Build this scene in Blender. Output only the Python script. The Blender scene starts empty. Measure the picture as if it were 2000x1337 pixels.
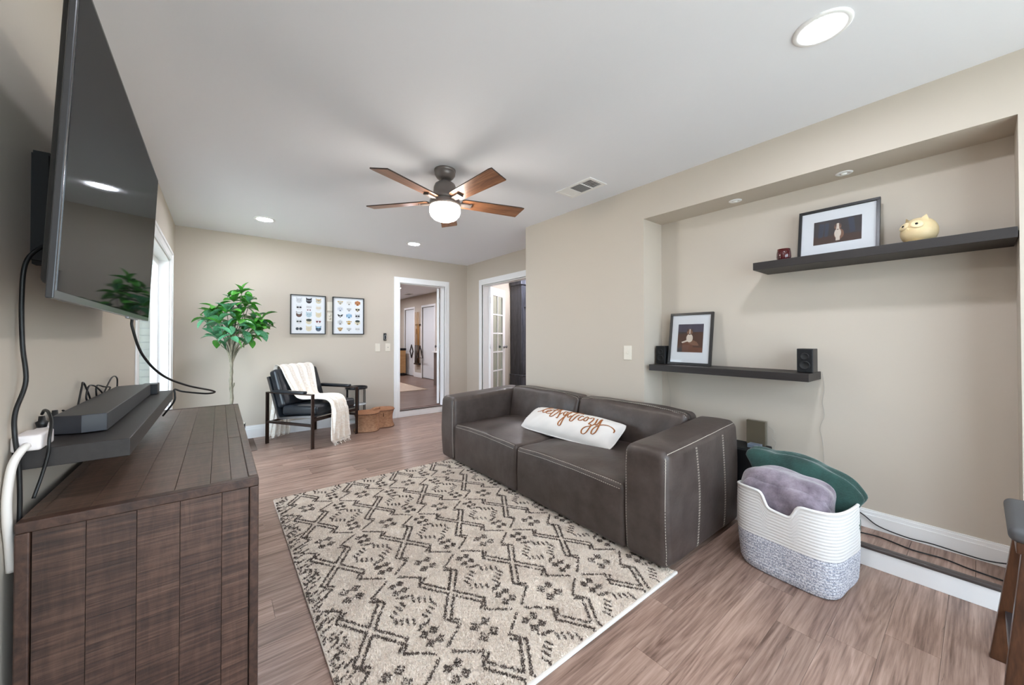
import bpy, math, random
import numpy as np
from mathutils import Vector, Matrix
from mathutils.bvhtree import BVHTree

random.seed(7)
rng = np.random.default_rng(11)
SC = bpy.context.scene
COL = SC.collection

# ------------------------------------------------------------------ camera
CAM_H = 1.205
F_PX, YAW, PITCH, ROLL, CX, CY = 720.3, 0.6644, 0.0098, -0.0009, 993.0, 652.0
cam_d = bpy.data.cameras.new('camera')
cam_d.sensor_fit = 'HORIZONTAL'
cam_d.sensor_width = 36.0
cam_d.lens = F_PX * 36.0 / 2000.0
cam_d.shift_x = (1000.0 - CX) / 2000.0
cam_d.shift_y = -(668.5 - CY) / 2000.0
cam_d.clip_start = 0.02
cam = bpy.data.objects.new('camera', cam_d)
COL.objects.link(cam)
_F = Vector((math.sin(YAW) * math.cos(PITCH), math.cos(YAW) * math.cos(PITCH), math.sin(PITCH)))
_r = Vector((math.cos(YAW), -math.sin(YAW), 0))
_u = _r.cross(_F)
_R = _r * math.cos(ROLL) + _u * math.sin(ROLL)
_U = -_r * math.sin(ROLL) + _u * math.cos(ROLL)
m3 = Matrix((_R, _U, -_F)).transposed()
cam.matrix_world = Matrix.Translation((0, 0, CAM_H)) @ m3.to_4x4()
SC.camera = cam

# ------------------------------------------------------------------ world, exposure
w = bpy.data.worlds.new('overcast_sky')
SC.world = w
w.use_nodes = True
bg = w.node_tree.nodes['Background']
bg.inputs[0].default_value = (0.87, 0.94, 1.14, 1)
bg.inputs[1].default_value = 2.8
SC.view_settings.view_transform = 'Standard'
SC.view_settings.look = 'None'
SC.view_settings.gamma = 1.0
SC.view_settings.exposure = 1.35
SC.view_settings.use_curve_mapping = False
SC.cycles.use_denoising = True
SC.cycles.max_bounces = 12
SC.cycles.diffuse_bounces = 7
SC.cycles.glossy_bounces = 4
SC.cycles.transmission_bounces = 8
SC.cycles.transparent_max_bounces = 12
SC.cycles.sample_clamp_indirect = 8.0
SC.cycles.caustics_reflective = False
SC.cycles.caustics_refractive = False

sun_d = bpy.data.lights.new('sun', 'SUN')
sun_d.energy = 16.0
sun_d.angle = math.radians(3)
sun_d.color = (0.95, 0.97, 1.0)
sun = bpy.data.objects.new('sun', sun_d)
COL.objects.link(sun)
sun.rotation_euler = Vector((-.36, -.42, -.83)).to_track_quat('-Z', 'Y').to_euler()

LED = 104.0          # recessed lamps
GLOBE = 23.0        # fan lamp

# ------------------------------------------------------------------ material helpers
def lin(c):
    out = []
    for v in c[:3]:
        v = v / 255.0
        out.append(v / 12.92 if v <= 0.04045 else ((v + 0.055) / 1.055) ** 2.4)
    return (*out, 1.0)

MATS = {}

def mat(name, col, rough=0.5, metal=0.0, col2=None, scale=(8, 8, 8), detail=4.0, lo=0.35, hi=0.65,
        bump=0.0, bump_scale=(60, 60, 60), bump_dist=0.002, spec=0.5, rand=0.0, emit=0.0, coat=0.0,
        sheen=0.0, rough2=None, coord='Object', rand_shift=False):
    if name in MATS:
        return MATS[name]
    m = bpy.data.materials.new(name)
    m.use_nodes = True
    nt = m.node_tree
    N, L = nt.nodes, nt.links
    b = N['Principled BSDF']
    b.inputs['Base Color'].default_value = lin(col)
    b.inputs['Roughness'].default_value = rough
    b.inputs['Metallic'].default_value = metal
    b.inputs['Specular IOR Level'].default_value = spec
    b.inputs['Coat Weight'].default_value = coat
    b.inputs['Sheen Weight'].default_value = sheen
    if emit:
        b.inputs['Emission Color'].default_value = lin(col)
        b.inputs['Emission Strength'].default_value = emit
    tc = N.new('ShaderNodeTexCoord')
    src = tc.outputs[coord]
    oi = None
    if rand or rand_shift:
        oi = N.new('ShaderNodeObjectInfo')
    if rand_shift:
        vm = N.new('ShaderNodeVectorMath'); vm.operation = 'MULTIPLY_ADD'
        cb = N.new('ShaderNodeCombineXYZ')
        for k, f in enumerate((37.0, 91.0, 53.0)):
            mm = N.new('ShaderNodeMath'); mm.operation = 'MULTIPLY'; mm.inputs[1].default_value = f
            L.new(oi.outputs['Random'], mm.inputs[0]); L.new(mm.outputs[0], cb.inputs[k])
        ad = N.new('ShaderNodeVectorMath'); ad.operation = 'ADD'
        L.new(src, ad.inputs[0]); L.new(cb.outputs[0], ad.inputs[1])
        src = ad.outputs[0]
        nt.nodes.remove(vm)
    last = None
    if col2 is not None:
        mp = N.new('ShaderNodeMapping'); mp.inputs['Scale'].default_value = scale
        nz = N.new('ShaderNodeTexNoise'); nz.inputs['Scale'].default_value = 1.0
        nz.inputs['Detail'].default_value = detail; nz.inputs['Roughness'].default_value = 0.65
        L.new(src, mp.inputs[0]); L.new(mp.outputs[0], nz.inputs['Vector'])
        rp = N.new('ShaderNodeValToRGB')
        rp.color_ramp.elements[0].position = lo; rp.color_ramp.elements[1].position = hi
        rp.color_ramp.elements[0].color = lin(col); rp.color_ramp.elements[1].color = lin(col2)
        L.new(nz.outputs['Fac'], rp.inputs[0])
        last = rp.outputs[0]
        if rough2 is not None:
            mr = N.new('ShaderNodeMapRange')
            mr.inputs['To Min'].default_value = rough; mr.inputs['To Max'].default_value = rough2
            L.new(nz.outputs['Fac'], mr.inputs[0]); L.new(mr.outputs[0], b.inputs['Roughness'])
    if rand:
        hs = N.new('ShaderNodeHueSaturation')
        if last is not None:
            L.new(last, hs.inputs['Color'])
        else:
            hs.inputs['Color'].default_value = lin(col)
        mr = N.new('ShaderNodeMapRange')
        mr.inputs['To Min'].default_value = 1 - rand; mr.inputs['To Max'].default_value = 1 + rand
        L.new(oi.outputs['Random'], mr.inputs[0]); L.new(mr.outputs[0], hs.inputs['Value'])
        last = hs.outputs[0]
    if last is not None:
        L.new(last, b.inputs['Base Color'])
    if bump:
        mp = N.new('ShaderNodeMapping'); mp.inputs['Scale'].default_value = bump_scale
        nz = N.new('ShaderNodeTexNoise'); nz.inputs['Scale'].default_value = 1.0
        nz.inputs['Detail'].default_value = 3.0
        L.new(src, mp.inputs[0]); L.new(mp.outputs[0], nz.inputs['Vector'])
        bp = N.new('ShaderNodeBump'); bp.inputs['Strength'].default_value = bump
        bp.inputs['Distance'].default_value = bump_dist
        L.new(nz.outputs['Fac'], bp.inputs['Height']); L.new(bp.outputs[0], b.inputs['Normal'])
    MATS[name] = m
    return m

def wood(name, dark, mid, light, grain=(1.2, 14, 14), saw=None, rough=0.45, bump=0.35, rand=0.12, crack=0.0, rings=0.0, sawrot=(0, 0, 0)):
    """grain: noise scale per axis; saw: (axis scale) fine cross marks"""
    if name in MATS:
        return MATS[name]
    m = bpy.data.materials.new(name); m.use_nodes = True
    nt = m.node_tree; N, L = nt.nodes, nt.links
    b = N['Principled BSDF']
    b.inputs['Roughness'].default_value = rough
    tc = N.new('ShaderNodeTexCoord'); oi = N.new('ShaderNodeObjectInfo')
    cb = N.new('ShaderNodeCombineXYZ')
    for k, f in enumerate((37.0, 91.0, 53.0)):
        mm = N.new('ShaderNodeMath'); mm.operation = 'MULTIPLY'; mm.inputs[1].default_value = f
        L.new(oi.outputs['Random'], mm.inputs[0]); L.new(mm.outputs[0], cb.inputs[k])
    ad = N.new('ShaderNodeVectorMath'); ad.operation = 'ADD'
    L.new(tc.outputs['Object'], ad.inputs[0]); L.new(cb.outputs[0], ad.inputs[1])
    def noise(scale, detail, dist=0.0, rgh=0.6, rot=(0, 0, 0)):
        mp = N.new('ShaderNodeMapping'); mp.inputs['Scale'].default_value = scale; mp.inputs['Rotation'].default_value = rot
        nz = N.new('ShaderNodeTexNoise'); nz.inputs['Scale'].default_value = 1.0
        nz.inputs['Detail'].default_value = detail; nz.inputs['Distortion'].default_value = dist
        nz.inputs['Roughness'].default_value = rgh
        L.new(ad.outputs[0], mp.inputs[0]); L.new(mp.outputs[0], nz.inputs['Vector'])
        return nz.outputs['Fac']
    n1 = noise(grain, 6.0, 0.8)
    n2 = noise(tuple(g * 5.5 for g in grain), 4.0, 0.4)
    mx = N.new('ShaderNodeMath'); mx.operation = 'MULTIPLY_ADD'; mx.inputs[1].default_value = 0.45
    L.new(n2, mx.inputs[0]); 
    sc_ = N.new('ShaderNodeMath'); sc_.operation = 'MULTIPLY'; sc_.inputs[1].default_value = 0.55
    L.new(n1, sc_.inputs[0]); L.new(sc_.outputs[0], mx.inputs[2])
    h = mx.outputs[0]
    if rings:
        nr = noise((.6, 6.5, 6.5), 2.0, 0.7, 0.4)
        mk = N.new('ShaderNodeMath'); mk.operation = 'MULTIPLY'; mk.inputs[1].default_value = 13.0
        pp = N.new('ShaderNodeMath'); pp.operation = 'PINGPONG'; pp.inputs[1].default_value = 0.5
        L.new(nr, mk.inputs[0]); L.new(mk.outputs[0], pp.inputs[0])
        m6 = N.new('ShaderNodeMath'); m6.operation = 'MULTIPLY_ADD'; m6.inputs[1].default_value = 0.26 * rings
        s6 = N.new('ShaderNodeMath'); s6.operation = 'ADD'; s6.inputs[1].default_value = -0.065 * rings
        L.new(h, s6.inputs[0]); L.new(pp.outputs[0], m6.inputs[0]); L.new(s6.outputs[0], m6.inputs[2])
        h = m6.outputs[0]
    if saw is not None:
        n3 = noise(saw, 3.0, 0.6, 0.7, sawrot)
        m4 = N.new('ShaderNodeMath'); m4.operation = 'MULTIPLY_ADD'; m4.inputs[1].default_value = 0.55
        s5 = N.new('ShaderNodeMath'); s5.operation = 'MULTIPLY'; s5.inputs[1].default_value = 0.45
        L.new(h, s5.inputs[0]); L.new(n3, m4.inputs[0]); L.new(s5.outputs[0], m4.inputs[2])
        h = m4.outputs[0]
    rp = N.new('ShaderNodeValToRGB')
    e = rp.color_ramp.elements
    e[0].position = 0.34; e[0].color = lin(dark)
    e[1].position = 0.66; e[1].color = lin(light)
    k = e.new(0.5); k.color = lin(mid)
    L.new(h, rp.inputs[0])
    hs = N.new('ShaderNodeHueSaturation')
    mr = N.new('ShaderNodeMapRange')
    mr.inputs['To Min'].default_value = 1 - rand; mr.inputs['To Max'].default_value = 1 + rand
    L.new(oi.outputs['Random'], mr.inputs[0]); L.new(mr.outputs[0], hs.inputs['Value'])
    L.new(rp.outputs[0], hs.inputs['Color'])
    colout = hs.outputs[0]
    if crack:
        nk = noise((grain[0] * 1.3, grain[1] * 0.55, grain[2] * 0.55), 5.0, 2.2, 0.75)
        rk = N.new('ShaderNodeValToRGB')
        rk.color_ramp.elements[0].position = 0.30; rk.color_ramp.elements[0].color = (1, 1, 1, 1)
        rk.color_ramp.elements[1].position = 0.37; rk.color_ramp.elements[1].color = (0, 0, 0, 1)
        L.new(nk, rk.inputs[0])
        mm = N.new('ShaderNodeMath'); mm.operation = 'MULTIPLY'; mm.inputs[1].default_value = crack
        L.new(rk.outputs[0], mm.inputs[0])
        mixc = N.new('ShaderNodeMix'); mixc.data_type = 'RGBA'
        L.new(mm.outputs[0], mixc.inputs[0]); L.new(colout, mixc.inputs[6])
        mixc.inputs[7].default_value = lin(tuple(c * 0.72 for c in dark))
        colout = mixc.outputs[2]
    L.new(colout, b.inputs['Base Color'])
    bp = N.new('ShaderNodeBump'); bp.inputs['Strength'].default_value = bump; bp.inputs['Distance'].default_value = 0.002
    L.new(h, bp.inputs['Height']); L.new(bp.outputs[0], b.inputs['Normal'])
    MATS[name] = m
    return m

def glass_mat(name, tint=(255, 255, 255), refl=1.0):
    if name in MATS:
        return MATS[name]
    m = bpy.data.materials.new(name); m.use_nodes = True
    nt = m.node_tree; N, L = nt.nodes, nt.links
    for n in list(N):
        if n.type == 'BSDF_PRINCIPLED':
            N.remove(n)
    out = N['Material Output']
    tr = N.new('ShaderNodeBsdfTransparent'); tr.inputs[0].default_value = lin(tint)
    gl = N.new('ShaderNodeBsdfGlossy'); gl.inputs['Roughness'].default_value = 0.01
    fr = N.new('ShaderNodeLayerWeight')
    pw_ = N.new('ShaderNodeMath'); pw_.operation = 'POWER'; pw_.inputs[1].default_value = 5.0
    L.new(fr.outputs['Facing'], pw_.inputs[0])
    mu = N.new('ShaderNodeMath'); mu.operation = 'MULTIPLY_ADD'; mu.inputs[1].default_value = 0.80 * refl; mu.inputs[2].default_value = 0.03 * refl
    L.new(pw_.outputs[0], mu.inputs[0])
    mx = N.new('ShaderNodeMixShader')
    L.new(mu.outputs[0], mx.inputs[0]); L.new(tr.outputs[0], mx.inputs[1]); L.new(gl.outputs[0], mx.inputs[2])
    L.new(mx.outputs[0], out.inputs[0])
    MATS[name] = m
    return m

# ------------------------------------------------------------------ mesh helpers
class MB:
    def __init__(self):
        self.v = []; self.f = []; self.mi = []; self.sm = []
    def add(self, verts, faces, mi=0, smooth=False):
        o = len(self.v)
        self.v.extend([tuple(map(float, p)) for p in verts])
        for f in faces:
            self.f.append([i + o for i in f]); self.mi.append(mi); self.sm.append(smooth)
        return self
    def box(self, x0, x1, y0, y1, z0, z1, mi=0):
        v = [(x0, y0, z0), (x1, y0, z0), (x1, y1, z0), (x0, y1, z0), (x0, y0, z1), (x1, y0, z1), (x1, y1, z1), (x0, y1, z1)]
        return self.add(v, [(3, 2, 1, 0), (4, 5, 6, 7), (0, 1, 5, 4), (1, 2, 6, 5), (2, 3, 7, 6), (3, 0, 4, 7)], mi)
    def cbox(self, x0, x1, y0, y1, z0, z1, c=0.003, mi=0):
        """box with chamfered edges"""
        v, f = rbox(x0, x1, y0, y1, z0, z1, c, 1, (1, 1, 1))
        return self.add(v, f, mi)
    def rbox(self, x0, x1, y0, y1, z0, z1, r, arc=3, n=(4, 4, 4), fn=None, mi=0):
        v, f = rbox(x0, x1, y0, y1, z0, z1, r, arc, n)
        if fn:
            v = [fn(*p) for p in v]
        return self.add(v, f, mi, True)
    def tube(self, path, r, seg=8, mi=0, caps=True):
        P = [Vector(p) for p in path]; n = len(P)
        rr = r if isinstance(r, (list, tuple)) else [r] * n
        T = []
        for i in range(n):
            a = P[max(i - 1, 0)]; c = P[min(i + 1, n - 1)]
            d = c - a
            T.append(d.normalized() if d.length > 1e-9 else Vector((0, 0, 1)))
        up = Vector((0, 0, 1)) if abs(T[0].z) < 0.9 else Vector((1, 0, 0))
        nrm = T[0].cross(up).normalized()
        vs = []
        for i in range(n):
            nrm = (nrm - T[i] * nrm.dot(T[i]))
            if nrm.length < 1e-6:
                nrm = T[i].orthogonal()
            nrm.normalize(); bn = T[i].cross(nrm)
            for k in range(seg):
                a = 2 * math.pi * k / seg
                vs.append(P[i] + (nrm * math.cos(a) + bn * math.sin(a)) * rr[i])
        fs = []
        for i in range(n - 1):
            for k in range(seg):
                k2 = (k + 1) % seg
                fs.append((i * seg + k, i * seg + k2, (i + 1) * seg + k2, (i + 1) * seg + k))
        if caps:
            fs.append(tuple(reversed(range(seg)))); fs.append(tuple(range((n - 1) * seg, n * seg)))
        return self.add(vs, fs, mi, True)
    def lathe(self, prof, cx=0, cy=0, seg=28, mi=0, smooth=True, cap=True):
        vs = []; fs = []
        n = len(prof)
        for r, z in prof:
            for k in range(seg):
                a = 2 * math.pi * k / seg
                vs.append((cx + r * math.cos(a), cy + r * math.sin(a), z))
        for i in range(n - 1):
            for k in range(seg):
                k2 = (k + 1) % seg
                fs.append((i * seg + k, i * seg + k2, (i + 1) * seg + k2, (i + 1) * seg + k))
        if cap:
            if prof[0][0] > 1e-5: fs.append(tuple(reversed(range(seg))))
            if prof[-1][0] > 1e-5: fs.append(tuple(range((n - 1) * seg, n * seg)))
        return self.add(vs, fs, mi, smooth)
    def prism(self, poly, h0, h1, axis='z', mi=0):
        n = len(poly)
        def P(a, b, h):
            return (a, b, h) if axis == 'z' else ((a, h, b) if axis == 'y' else (h, a, b))
        vs = [P(a, b, h0) for a, b in poly] + [P(a, b, h1) for a, b in poly]
        fs = [tuple(reversed(range(n))), tuple(range(n, 2 * n))]
        for i in range(n):
            j = (i + 1) % n
            fs.append((i, j, n + j, n + i))
        return self.add(vs, fs, mi)
    def grid(self, fn, nu, nv, mi=0, closed_u=False):
        vs = [fn(i / (nu if closed_u else nu - 1), j / (nv - 1)) for j in range(nv) for i in range(nu)]
        fs = []
        for j in range(nv - 1):
            for i in range(nu if closed_u else nu - 1):
                i2 = (i + 1) % nu
                fs.append((j * nu + i, j * nu + i2, (j + 1) * nu + i2, (j + 1) * nu + i))
        return self.add(vs, fs, mi, True)
    def move(self, fn):
        self.v = [tuple(fn(*p)) for p in self.v]; return self
    def build(self, name, mats, parent=None, local=False, bevel=0.0, recalc=True, subsurf=0, solid=0.0):
        me = bpy.data.meshes.new(name)
        vs = self.v
        if parent is not None and not local:
            M = parent.matrix_basis.copy(); q_ = parent.parent
            while q_ is not None:
                M = q_.matrix_basis @ M; q_ = q_.parent
            M = M.inverted()
            vs = [tuple(M @ Vector(p)) for p in vs]
        me.from_pydata(vs, [], self.f)
        if not isinstance(mats, (list, tuple)):
            mats = [mats]
        for m in mats:
            me.materials.append(m)
        me.polygons.foreach_set('material_index', self.mi)
        me.polygons.foreach_set('use_smooth', self.sm)
        if recalc:
            import bmesh
            bm = bmesh.new(); bm.from_mesh(me)
            bmesh.ops.recalc_face_normals(bm, faces=bm.faces)
            bm.to_mesh(me); bm.free()
        me.update()
        o = bpy.data.objects.new(name, me)
        COL.objects.link(o)
        if parent is not None:
            o.parent = parent
        if solid:
            md = o.modifiers.new('thickness', 'SOLIDIFY'); md.thickness = solid; md.offset = 0
        if bevel:
            md = o.modifiers.new('bevel', 'BEVEL'); md.width = bevel; md.segments = 2; md.limit_method = 'ANGLE'
            md.angle_limit = math.radians(40)
        if subsurf:
            md = o.modifiers.new('subsurf', 'SUBSURF'); md.levels = subsurf; md.render_levels = subsurf
        return o
    def bvh(self):
        return BVHTree.FromPolygons([Vector(p) for p in self.v], self.f)

def rbox(x0, x1, y0, y1, z0, z1, r, arc=3, n=(4, 4, 4)):
    lo = (x0, y0, z0); hi = (x1, y1, z1)
    r = min(r, (x1 - x0) / 2.001, (y1 - y0) / 2.001, (z1 - z0) / 2.001)
    C = []
    for a in range(3):
        e = [r * (1 - math.tan(math.radians(45) * (1 - i / arc))) for i in range(arc)]
        c = [lo[a] + t for t in e]
        inner = [lo[a] + r + (hi[a] - lo[a] - 2 * r) * i / n[a] for i in range(n[a] + 1)]
        c += inner + [hi[a] - t for t in reversed(e)]
        C.append(c)
    idx = {}; vs = []; fs = []
    def vid(i, j, k):
        key = (i, j, k)
        if key not in idx:
            p = [C[0][i], C[1][j], C[2][k]]
            q = [min(max(p[a], lo[a] + r), hi[a] - r) for a in range(3)]
            d = [p[a] - q[a] for a in range(3)]
            l = math.sqrt(sum(t * t for t in d))
            if l > 1e-9:
                p = [q[a] + d[a] / l * r for a in range(3)]
            idx[key] = len(vs); vs.append(tuple(p))
        return idx[key]
    nx, ny, nz = (len(c) for c in C)
    for i in range(nx - 1):
        for j in range(ny - 1):
            fs.append((vid(i, j, 0), vid(i, j + 1, 0), vid(i + 1, j + 1, 0), vid(i + 1, j, 0)))
            fs.append((vid(i, j, nz - 1), vid(i + 1, j, nz - 1), vid(i + 1, j + 1, nz - 1), vid(i, j + 1, nz - 1)))
    for i in range(nx - 1):
        for k in range(nz - 1):
            fs.append((vid(i, 0, k), vid(i + 1, 0, k), vid(i + 1, 0, k + 1), vid(i, 0, k + 1)))
            fs.append((vid(i, ny - 1, k), vid(i, ny - 1, k + 1), vid(i + 1, ny - 1, k + 1), vid(i + 1, ny - 1, k)))
    for j in range(ny - 1):
        for k in range(nz - 1):
            fs.append((vid(0, j, k), vid(0, j, k + 1), vid(0, j + 1, k + 1), vid(0, j + 1, k)))
            fs.append((vid(nx - 1, j, k), vid(nx - 1, j + 1, k), vid(nx - 1, j + 1, k + 1), vid(nx - 1, j, k + 1)))
    return vs, fs

def cr(pts, n=8):
    """Catmull-Rom resample"""
    P = [Vector(p) for p in pts]
    P = [P[0] * 2 - P[1]] + P + [P[-1] * 2 - P[-2]]
    out = []
    for i in range(1, len(P) - 2):
        for k in range(n):
            t = k / n
            a, b, c, d = P[i - 1], P[i], P[i + 1], P[i + 2]
            out.append(0.5 * ((2 * b) + (c - a) * t + (2 * a - 5 * b + 4 * c - d) * t * t + (3 * b - a - 3 * c + d) * t ** 3))
    out.append(P[-2])
    return out

def thing(name, label, cat, loc=(0, 0, 0), rotz=0.0, group=None):
    o = bpy.data.objects.new(name, None)
    o.empty_display_size = 0.05
    COL.objects.link(o)
    o.matrix_basis = Matrix.Translation(loc) @ Matrix.Rotation(rotz, 4, 'Z')
    return tag(o, label, cat, group)

def tag(o, label, cat, group=None):
    o['label'] = label; o['category'] = cat
    if group: o['group'] = group
    return o

def struct(o):
    o['kind'] = 'structure'; return o

def copy_tree(root, loc, rotz=0.0):
    r = root.copy(); COL.objects.link(r)
    r.matrix_basis = Matrix.Translation(loc) @ Matrix.Rotation(rotz, 4, 'Z')
    for ch in list(root.children):
        c = ch.copy(); COL.objects.link(c); c.parent = r
        for g in list(ch.children):
            d = g.copy(); COL.objects.link(d); d.parent = c
    return r

def ellipse(cx, cz, rx, rz, n=20, a0=0.0, a1=2 * math.pi):
    return [(cx + rx * math.cos(a0 + (a1 - a0) * i / n), cz + rz * math.sin(a0 + (a1 - a0) * i / n)) for i in range(n)]

# ------------------------------------------------------------------ materials
M_WALL = mat('wall_paint', (197, 187, 174), 0.75, bump=0.12, bump_scale=(28, 28, 28), bump_dist=0.004)
M_CEIL = mat('ceiling_paint', (233, 235, 241), 0.85, bump=0.12, bump_scale=(40, 40, 40), bump_dist=0.003)
M_TRIM = mat('white_trim', (240, 240, 240), 0.4)
M_FLOOR = wood('floor_plank_vinyl', (104, 80, 69), (148, 121, 108), (176, 149, 135), grain=(1.0, 24, 24), rough=0.36, bump=0.12, rand=0.14, crack=0.65, rings=.8)
M_SUB = mat('joint_brown', (74, 58, 50), 0.8)  # dark brown base showing in the joints between planks
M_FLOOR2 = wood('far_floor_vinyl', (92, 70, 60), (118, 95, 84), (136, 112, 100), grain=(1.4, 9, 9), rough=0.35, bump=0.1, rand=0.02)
M_DRES = wood('dresser_wood', (30, 20, 16), (71, 50, 41), (106, 80, 66), grain=(10, 10, 1.4), saw=(3, 3, 95), rough=0.5, bump=0.9, rand=0.14, crack=0.25)
M_DRES_B = wood('dresser_wood_slant', (28, 19, 15), (66, 46, 38), (98, 74, 61), grain=(10, 10, 1.4), saw=(3, 3, 95), rough=0.5, bump=0.9, rand=0.14, crack=0.3, sawrot=(0, .42, 0))
M_DRES_T = wood('dresser_top_wood', (54, 40, 34), (90, 69, 58), (118, 93, 80), grain=(12, 1.2, 12), saw=(5, 110, 5), rough=0.4, bump=0.4, rand=0.12, crack=0.2)
M_DRES_F = wood('dresser_frame_wood', (40, 27, 22), (66, 45, 36), (88, 63, 51), grain=(10, 10, 10), saw=(30, 30, 30), rough=0.5, bump=0.4, rand=0.06)
M_BLACK = mat('black_plastic', (22, 22, 24), 0.4)
M_BLACKM = mat('matte_black', (16, 16, 17), 0.7)
M_SHELF = mat('black_brown_shelf', (33, 28, 27), 0.5, col2=(41, 36, 35), scale=(40, 2, 40), bump=0.1, bump_scale=(90, 3, 90))
M_METAL = mat('brushed_steel', (150, 150, 152), 0.3, metal=1.0)
M_BRONZE = mat('dark_bronze_steel', (70, 58, 53), 0.35, metal=0.9)
M_LEATHER = mat('brown_leather', (60, 50, 46), 0.32, col2=(88, 78, 74), scale=(7, 7, 7), detail=6, lo=0.3, hi=0.75, bump=0.3, bump_scale=(30, 30, 30), bump_dist=0.004, rough2=0.5)
M_BLEATHER = mat('black_leather', (24, 27, 31), 0.28, col2=(34, 38, 44), scale=(9, 9, 9), bump=0.12, bump_scale=(40, 40, 40))
M_STITCH = mat('pale_thread', (196, 188, 176), 0.8)
M_CLOTH_W = mat('white_cotton', (232, 229, 226), 0.9, bump=0.2, bump_scale=(90, 90, 90))
M_LETTER = mat('rust_brown_print', (158, 98, 52), 0.8)
M_THROW = mat('cream_gauze', (232, 220, 205), 0.95, col2=(248, 243, 236), scale=(60, 4, 60), bump=0.3, bump_scale=(140, 20, 140), sheen=0.2)
M_WICKER = mat('brown_wicker', (150, 108, 80), 0.7, col2=(182, 138, 106), scale=(30, 30, 60), bump=0.5, bump_scale=(40, 40, 220))
M_WICKER_D = mat('wicker_lid', (146, 98, 66), 0.7, col2=(170, 118, 84), scale=(90, 20, 40), bump=0.6, bump_scale=(160, 40, 40))
M_LEAF = mat('leaf_green', (38, 120, 34), 0.35, col2=(92, 165, 62), scale=(18, 18, 18), rand=0.28)
M_LEAF2 = mat('leaf_blue_green', (52, 128, 84), 0.3, col2=(120, 176, 138), scale=(18, 18, 18), rand=0.25)
M_BARK = mat('grey_bark', (146, 138, 120), 0.8, col2=(98, 96, 80), scale=(30, 30, 12), bump=0.5, bump_scale=(50, 50, 20))
M_POTW = mat('woven_pot', (222, 216, 205), 0.85, bump=0.3, bump_scale=(60, 60, 120))
M_PAPER = mat('white_paper', (228, 231, 236), 0.6)
M_PLATE = mat('ivory_plate', (222, 214, 200), 0.35)
M_GLASSW = glass_mat('window_glass', (244, 250, 247), 0.4)
M_GLASSP = glass_mat('picture_glass', (250, 250, 250), 0.9)
M_EMIT = mat('led_lens', (240, 244, 255), 0.5, emit=LED)
M_EMIT2 = mat('led_lens_hall', (246, 244, 252), 0.5, emit=LED * 1.9)
M_GLOBE = mat('opal_glass_lit', (255, 246, 234), 0.4, emit=GLOBE)

# ------------------------------------------------------------------ room shell
LW, BW, RW, FR, NB = -0.39, 5.42, 2.70, 3.34, 2.97
H, ST = 2.44, 0.105
Y0 = -1.25                      # wall behind the camera
N0, N1, NT = -0.11, 1.67, 2.165   # recess ends and head height

# floor with planks
fl = struct(MB().box(LW - .2, FR + .12, Y0, BW + .05, -0.06, -0.006).build('floor', M_SUB))
ROWW = 0.1483
y = 0.2465 - ROWW * 6
row = 0
plank_cache = {}
while y < BW:
    ya, yb = y, min(y + ROWW, BW - .004)
    xend = RW if ya < 3.13 else FR
    xs = LW - .02 - rng.uniform(0, 1.2)
    while xs < xend:
        xe = xs + 1.22
        a, b_ = max(xs, LW), min(xe, xend)
        if b_ - a > 0.04:
            key = (round(b_ - a, 3), round(yb - ya, 4))
            if key not in plank_cache:
                g = 0.0003
                mb = MB().cbox(g, key[0] - g, g, key[1] - g, -0.012, 0.0, 0.0006)
                o = mb.build('plank', M_FLOOR, fl, local=True)
                plank_cache[key] = o.data
            else:
                o = bpy.data.objects.new('plank', plank_cache[key]); COL.objects.link(o); o.parent = fl
            o.location = (a, ya, 0)
        xs = xe
    y += ROWW
    row += 1
# strip of floor behind the camera
ob = MB().box(LW, RW, Y0, 0.2465 - ROWW * 6, -0.012, 0).build('floor_strip', M_FLOOR, fl)

# ceiling
struct(MB().box(LW - .13, FR + .12, Y0 - .12, BW, H, H + .1).build('ceiling', M_CEIL))

# left wall with the patio opening
WY0, WY1, WZ0, WZ1 = 3.12, 4.87, 0.12, 1.965
mb = MB()
mb.box(LW - .13, LW, Y0, WY0, 0, H).box(LW - .13, LW, WY1, BW + .12, 0, H)
mb.box(LW - .13, LW, WY0, WY1, WZ1, H).box(LW - .13, LW, WY0, WY1, 0, WZ0)
struct(mb.build('wall_left', M_WALL))
# back wall with doorway
DX0, DX1, DZ1 = 2.145, 2.905, 2.04
mb = MB()
mb.box(LW, DX0, BW, BW + .12, 0, H).box(DX1, 5.6, BW, BW + .12, 0, H).box(DX0, DX1, BW, BW + .12, DZ1, H)
struct(mb.build('wall_back', M_WALL))
# right wall: projecting part with recess
mb = MB()
mb.box(RW, RW + .12, N1, 3.13, 0, H)                     # left of recess
mb.box(RW + .12, NB + .08, N1, N1 + .1, 0, H)
mb.box(RW, NB + .08, N0, N1, NT, H)                      # head
mb.box(RW, NB + .08, Y0, N0, 0, H)                       # right of recess
mb.box(NB, NB + .08, N0, N1, 0, NT)                      # back of recess
mb.box(RW + .12, FR + .12, 3.03, 3.13, 0, H)             # return
struct(mb.build('wall_right', M_WALL))
# far right wall with french door opening
GY0, GY1 = 3.50, 4.935
mb = MB()
mb.box(FR, FR + .12, GY1, BW, 0, H).box(FR, FR + .12, 3.13, GY0, 0, H).box(FR, FR + .12, GY0, GY1, 2.05, H)
struct(mb.build('wall_right_far', M_WALL))
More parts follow.
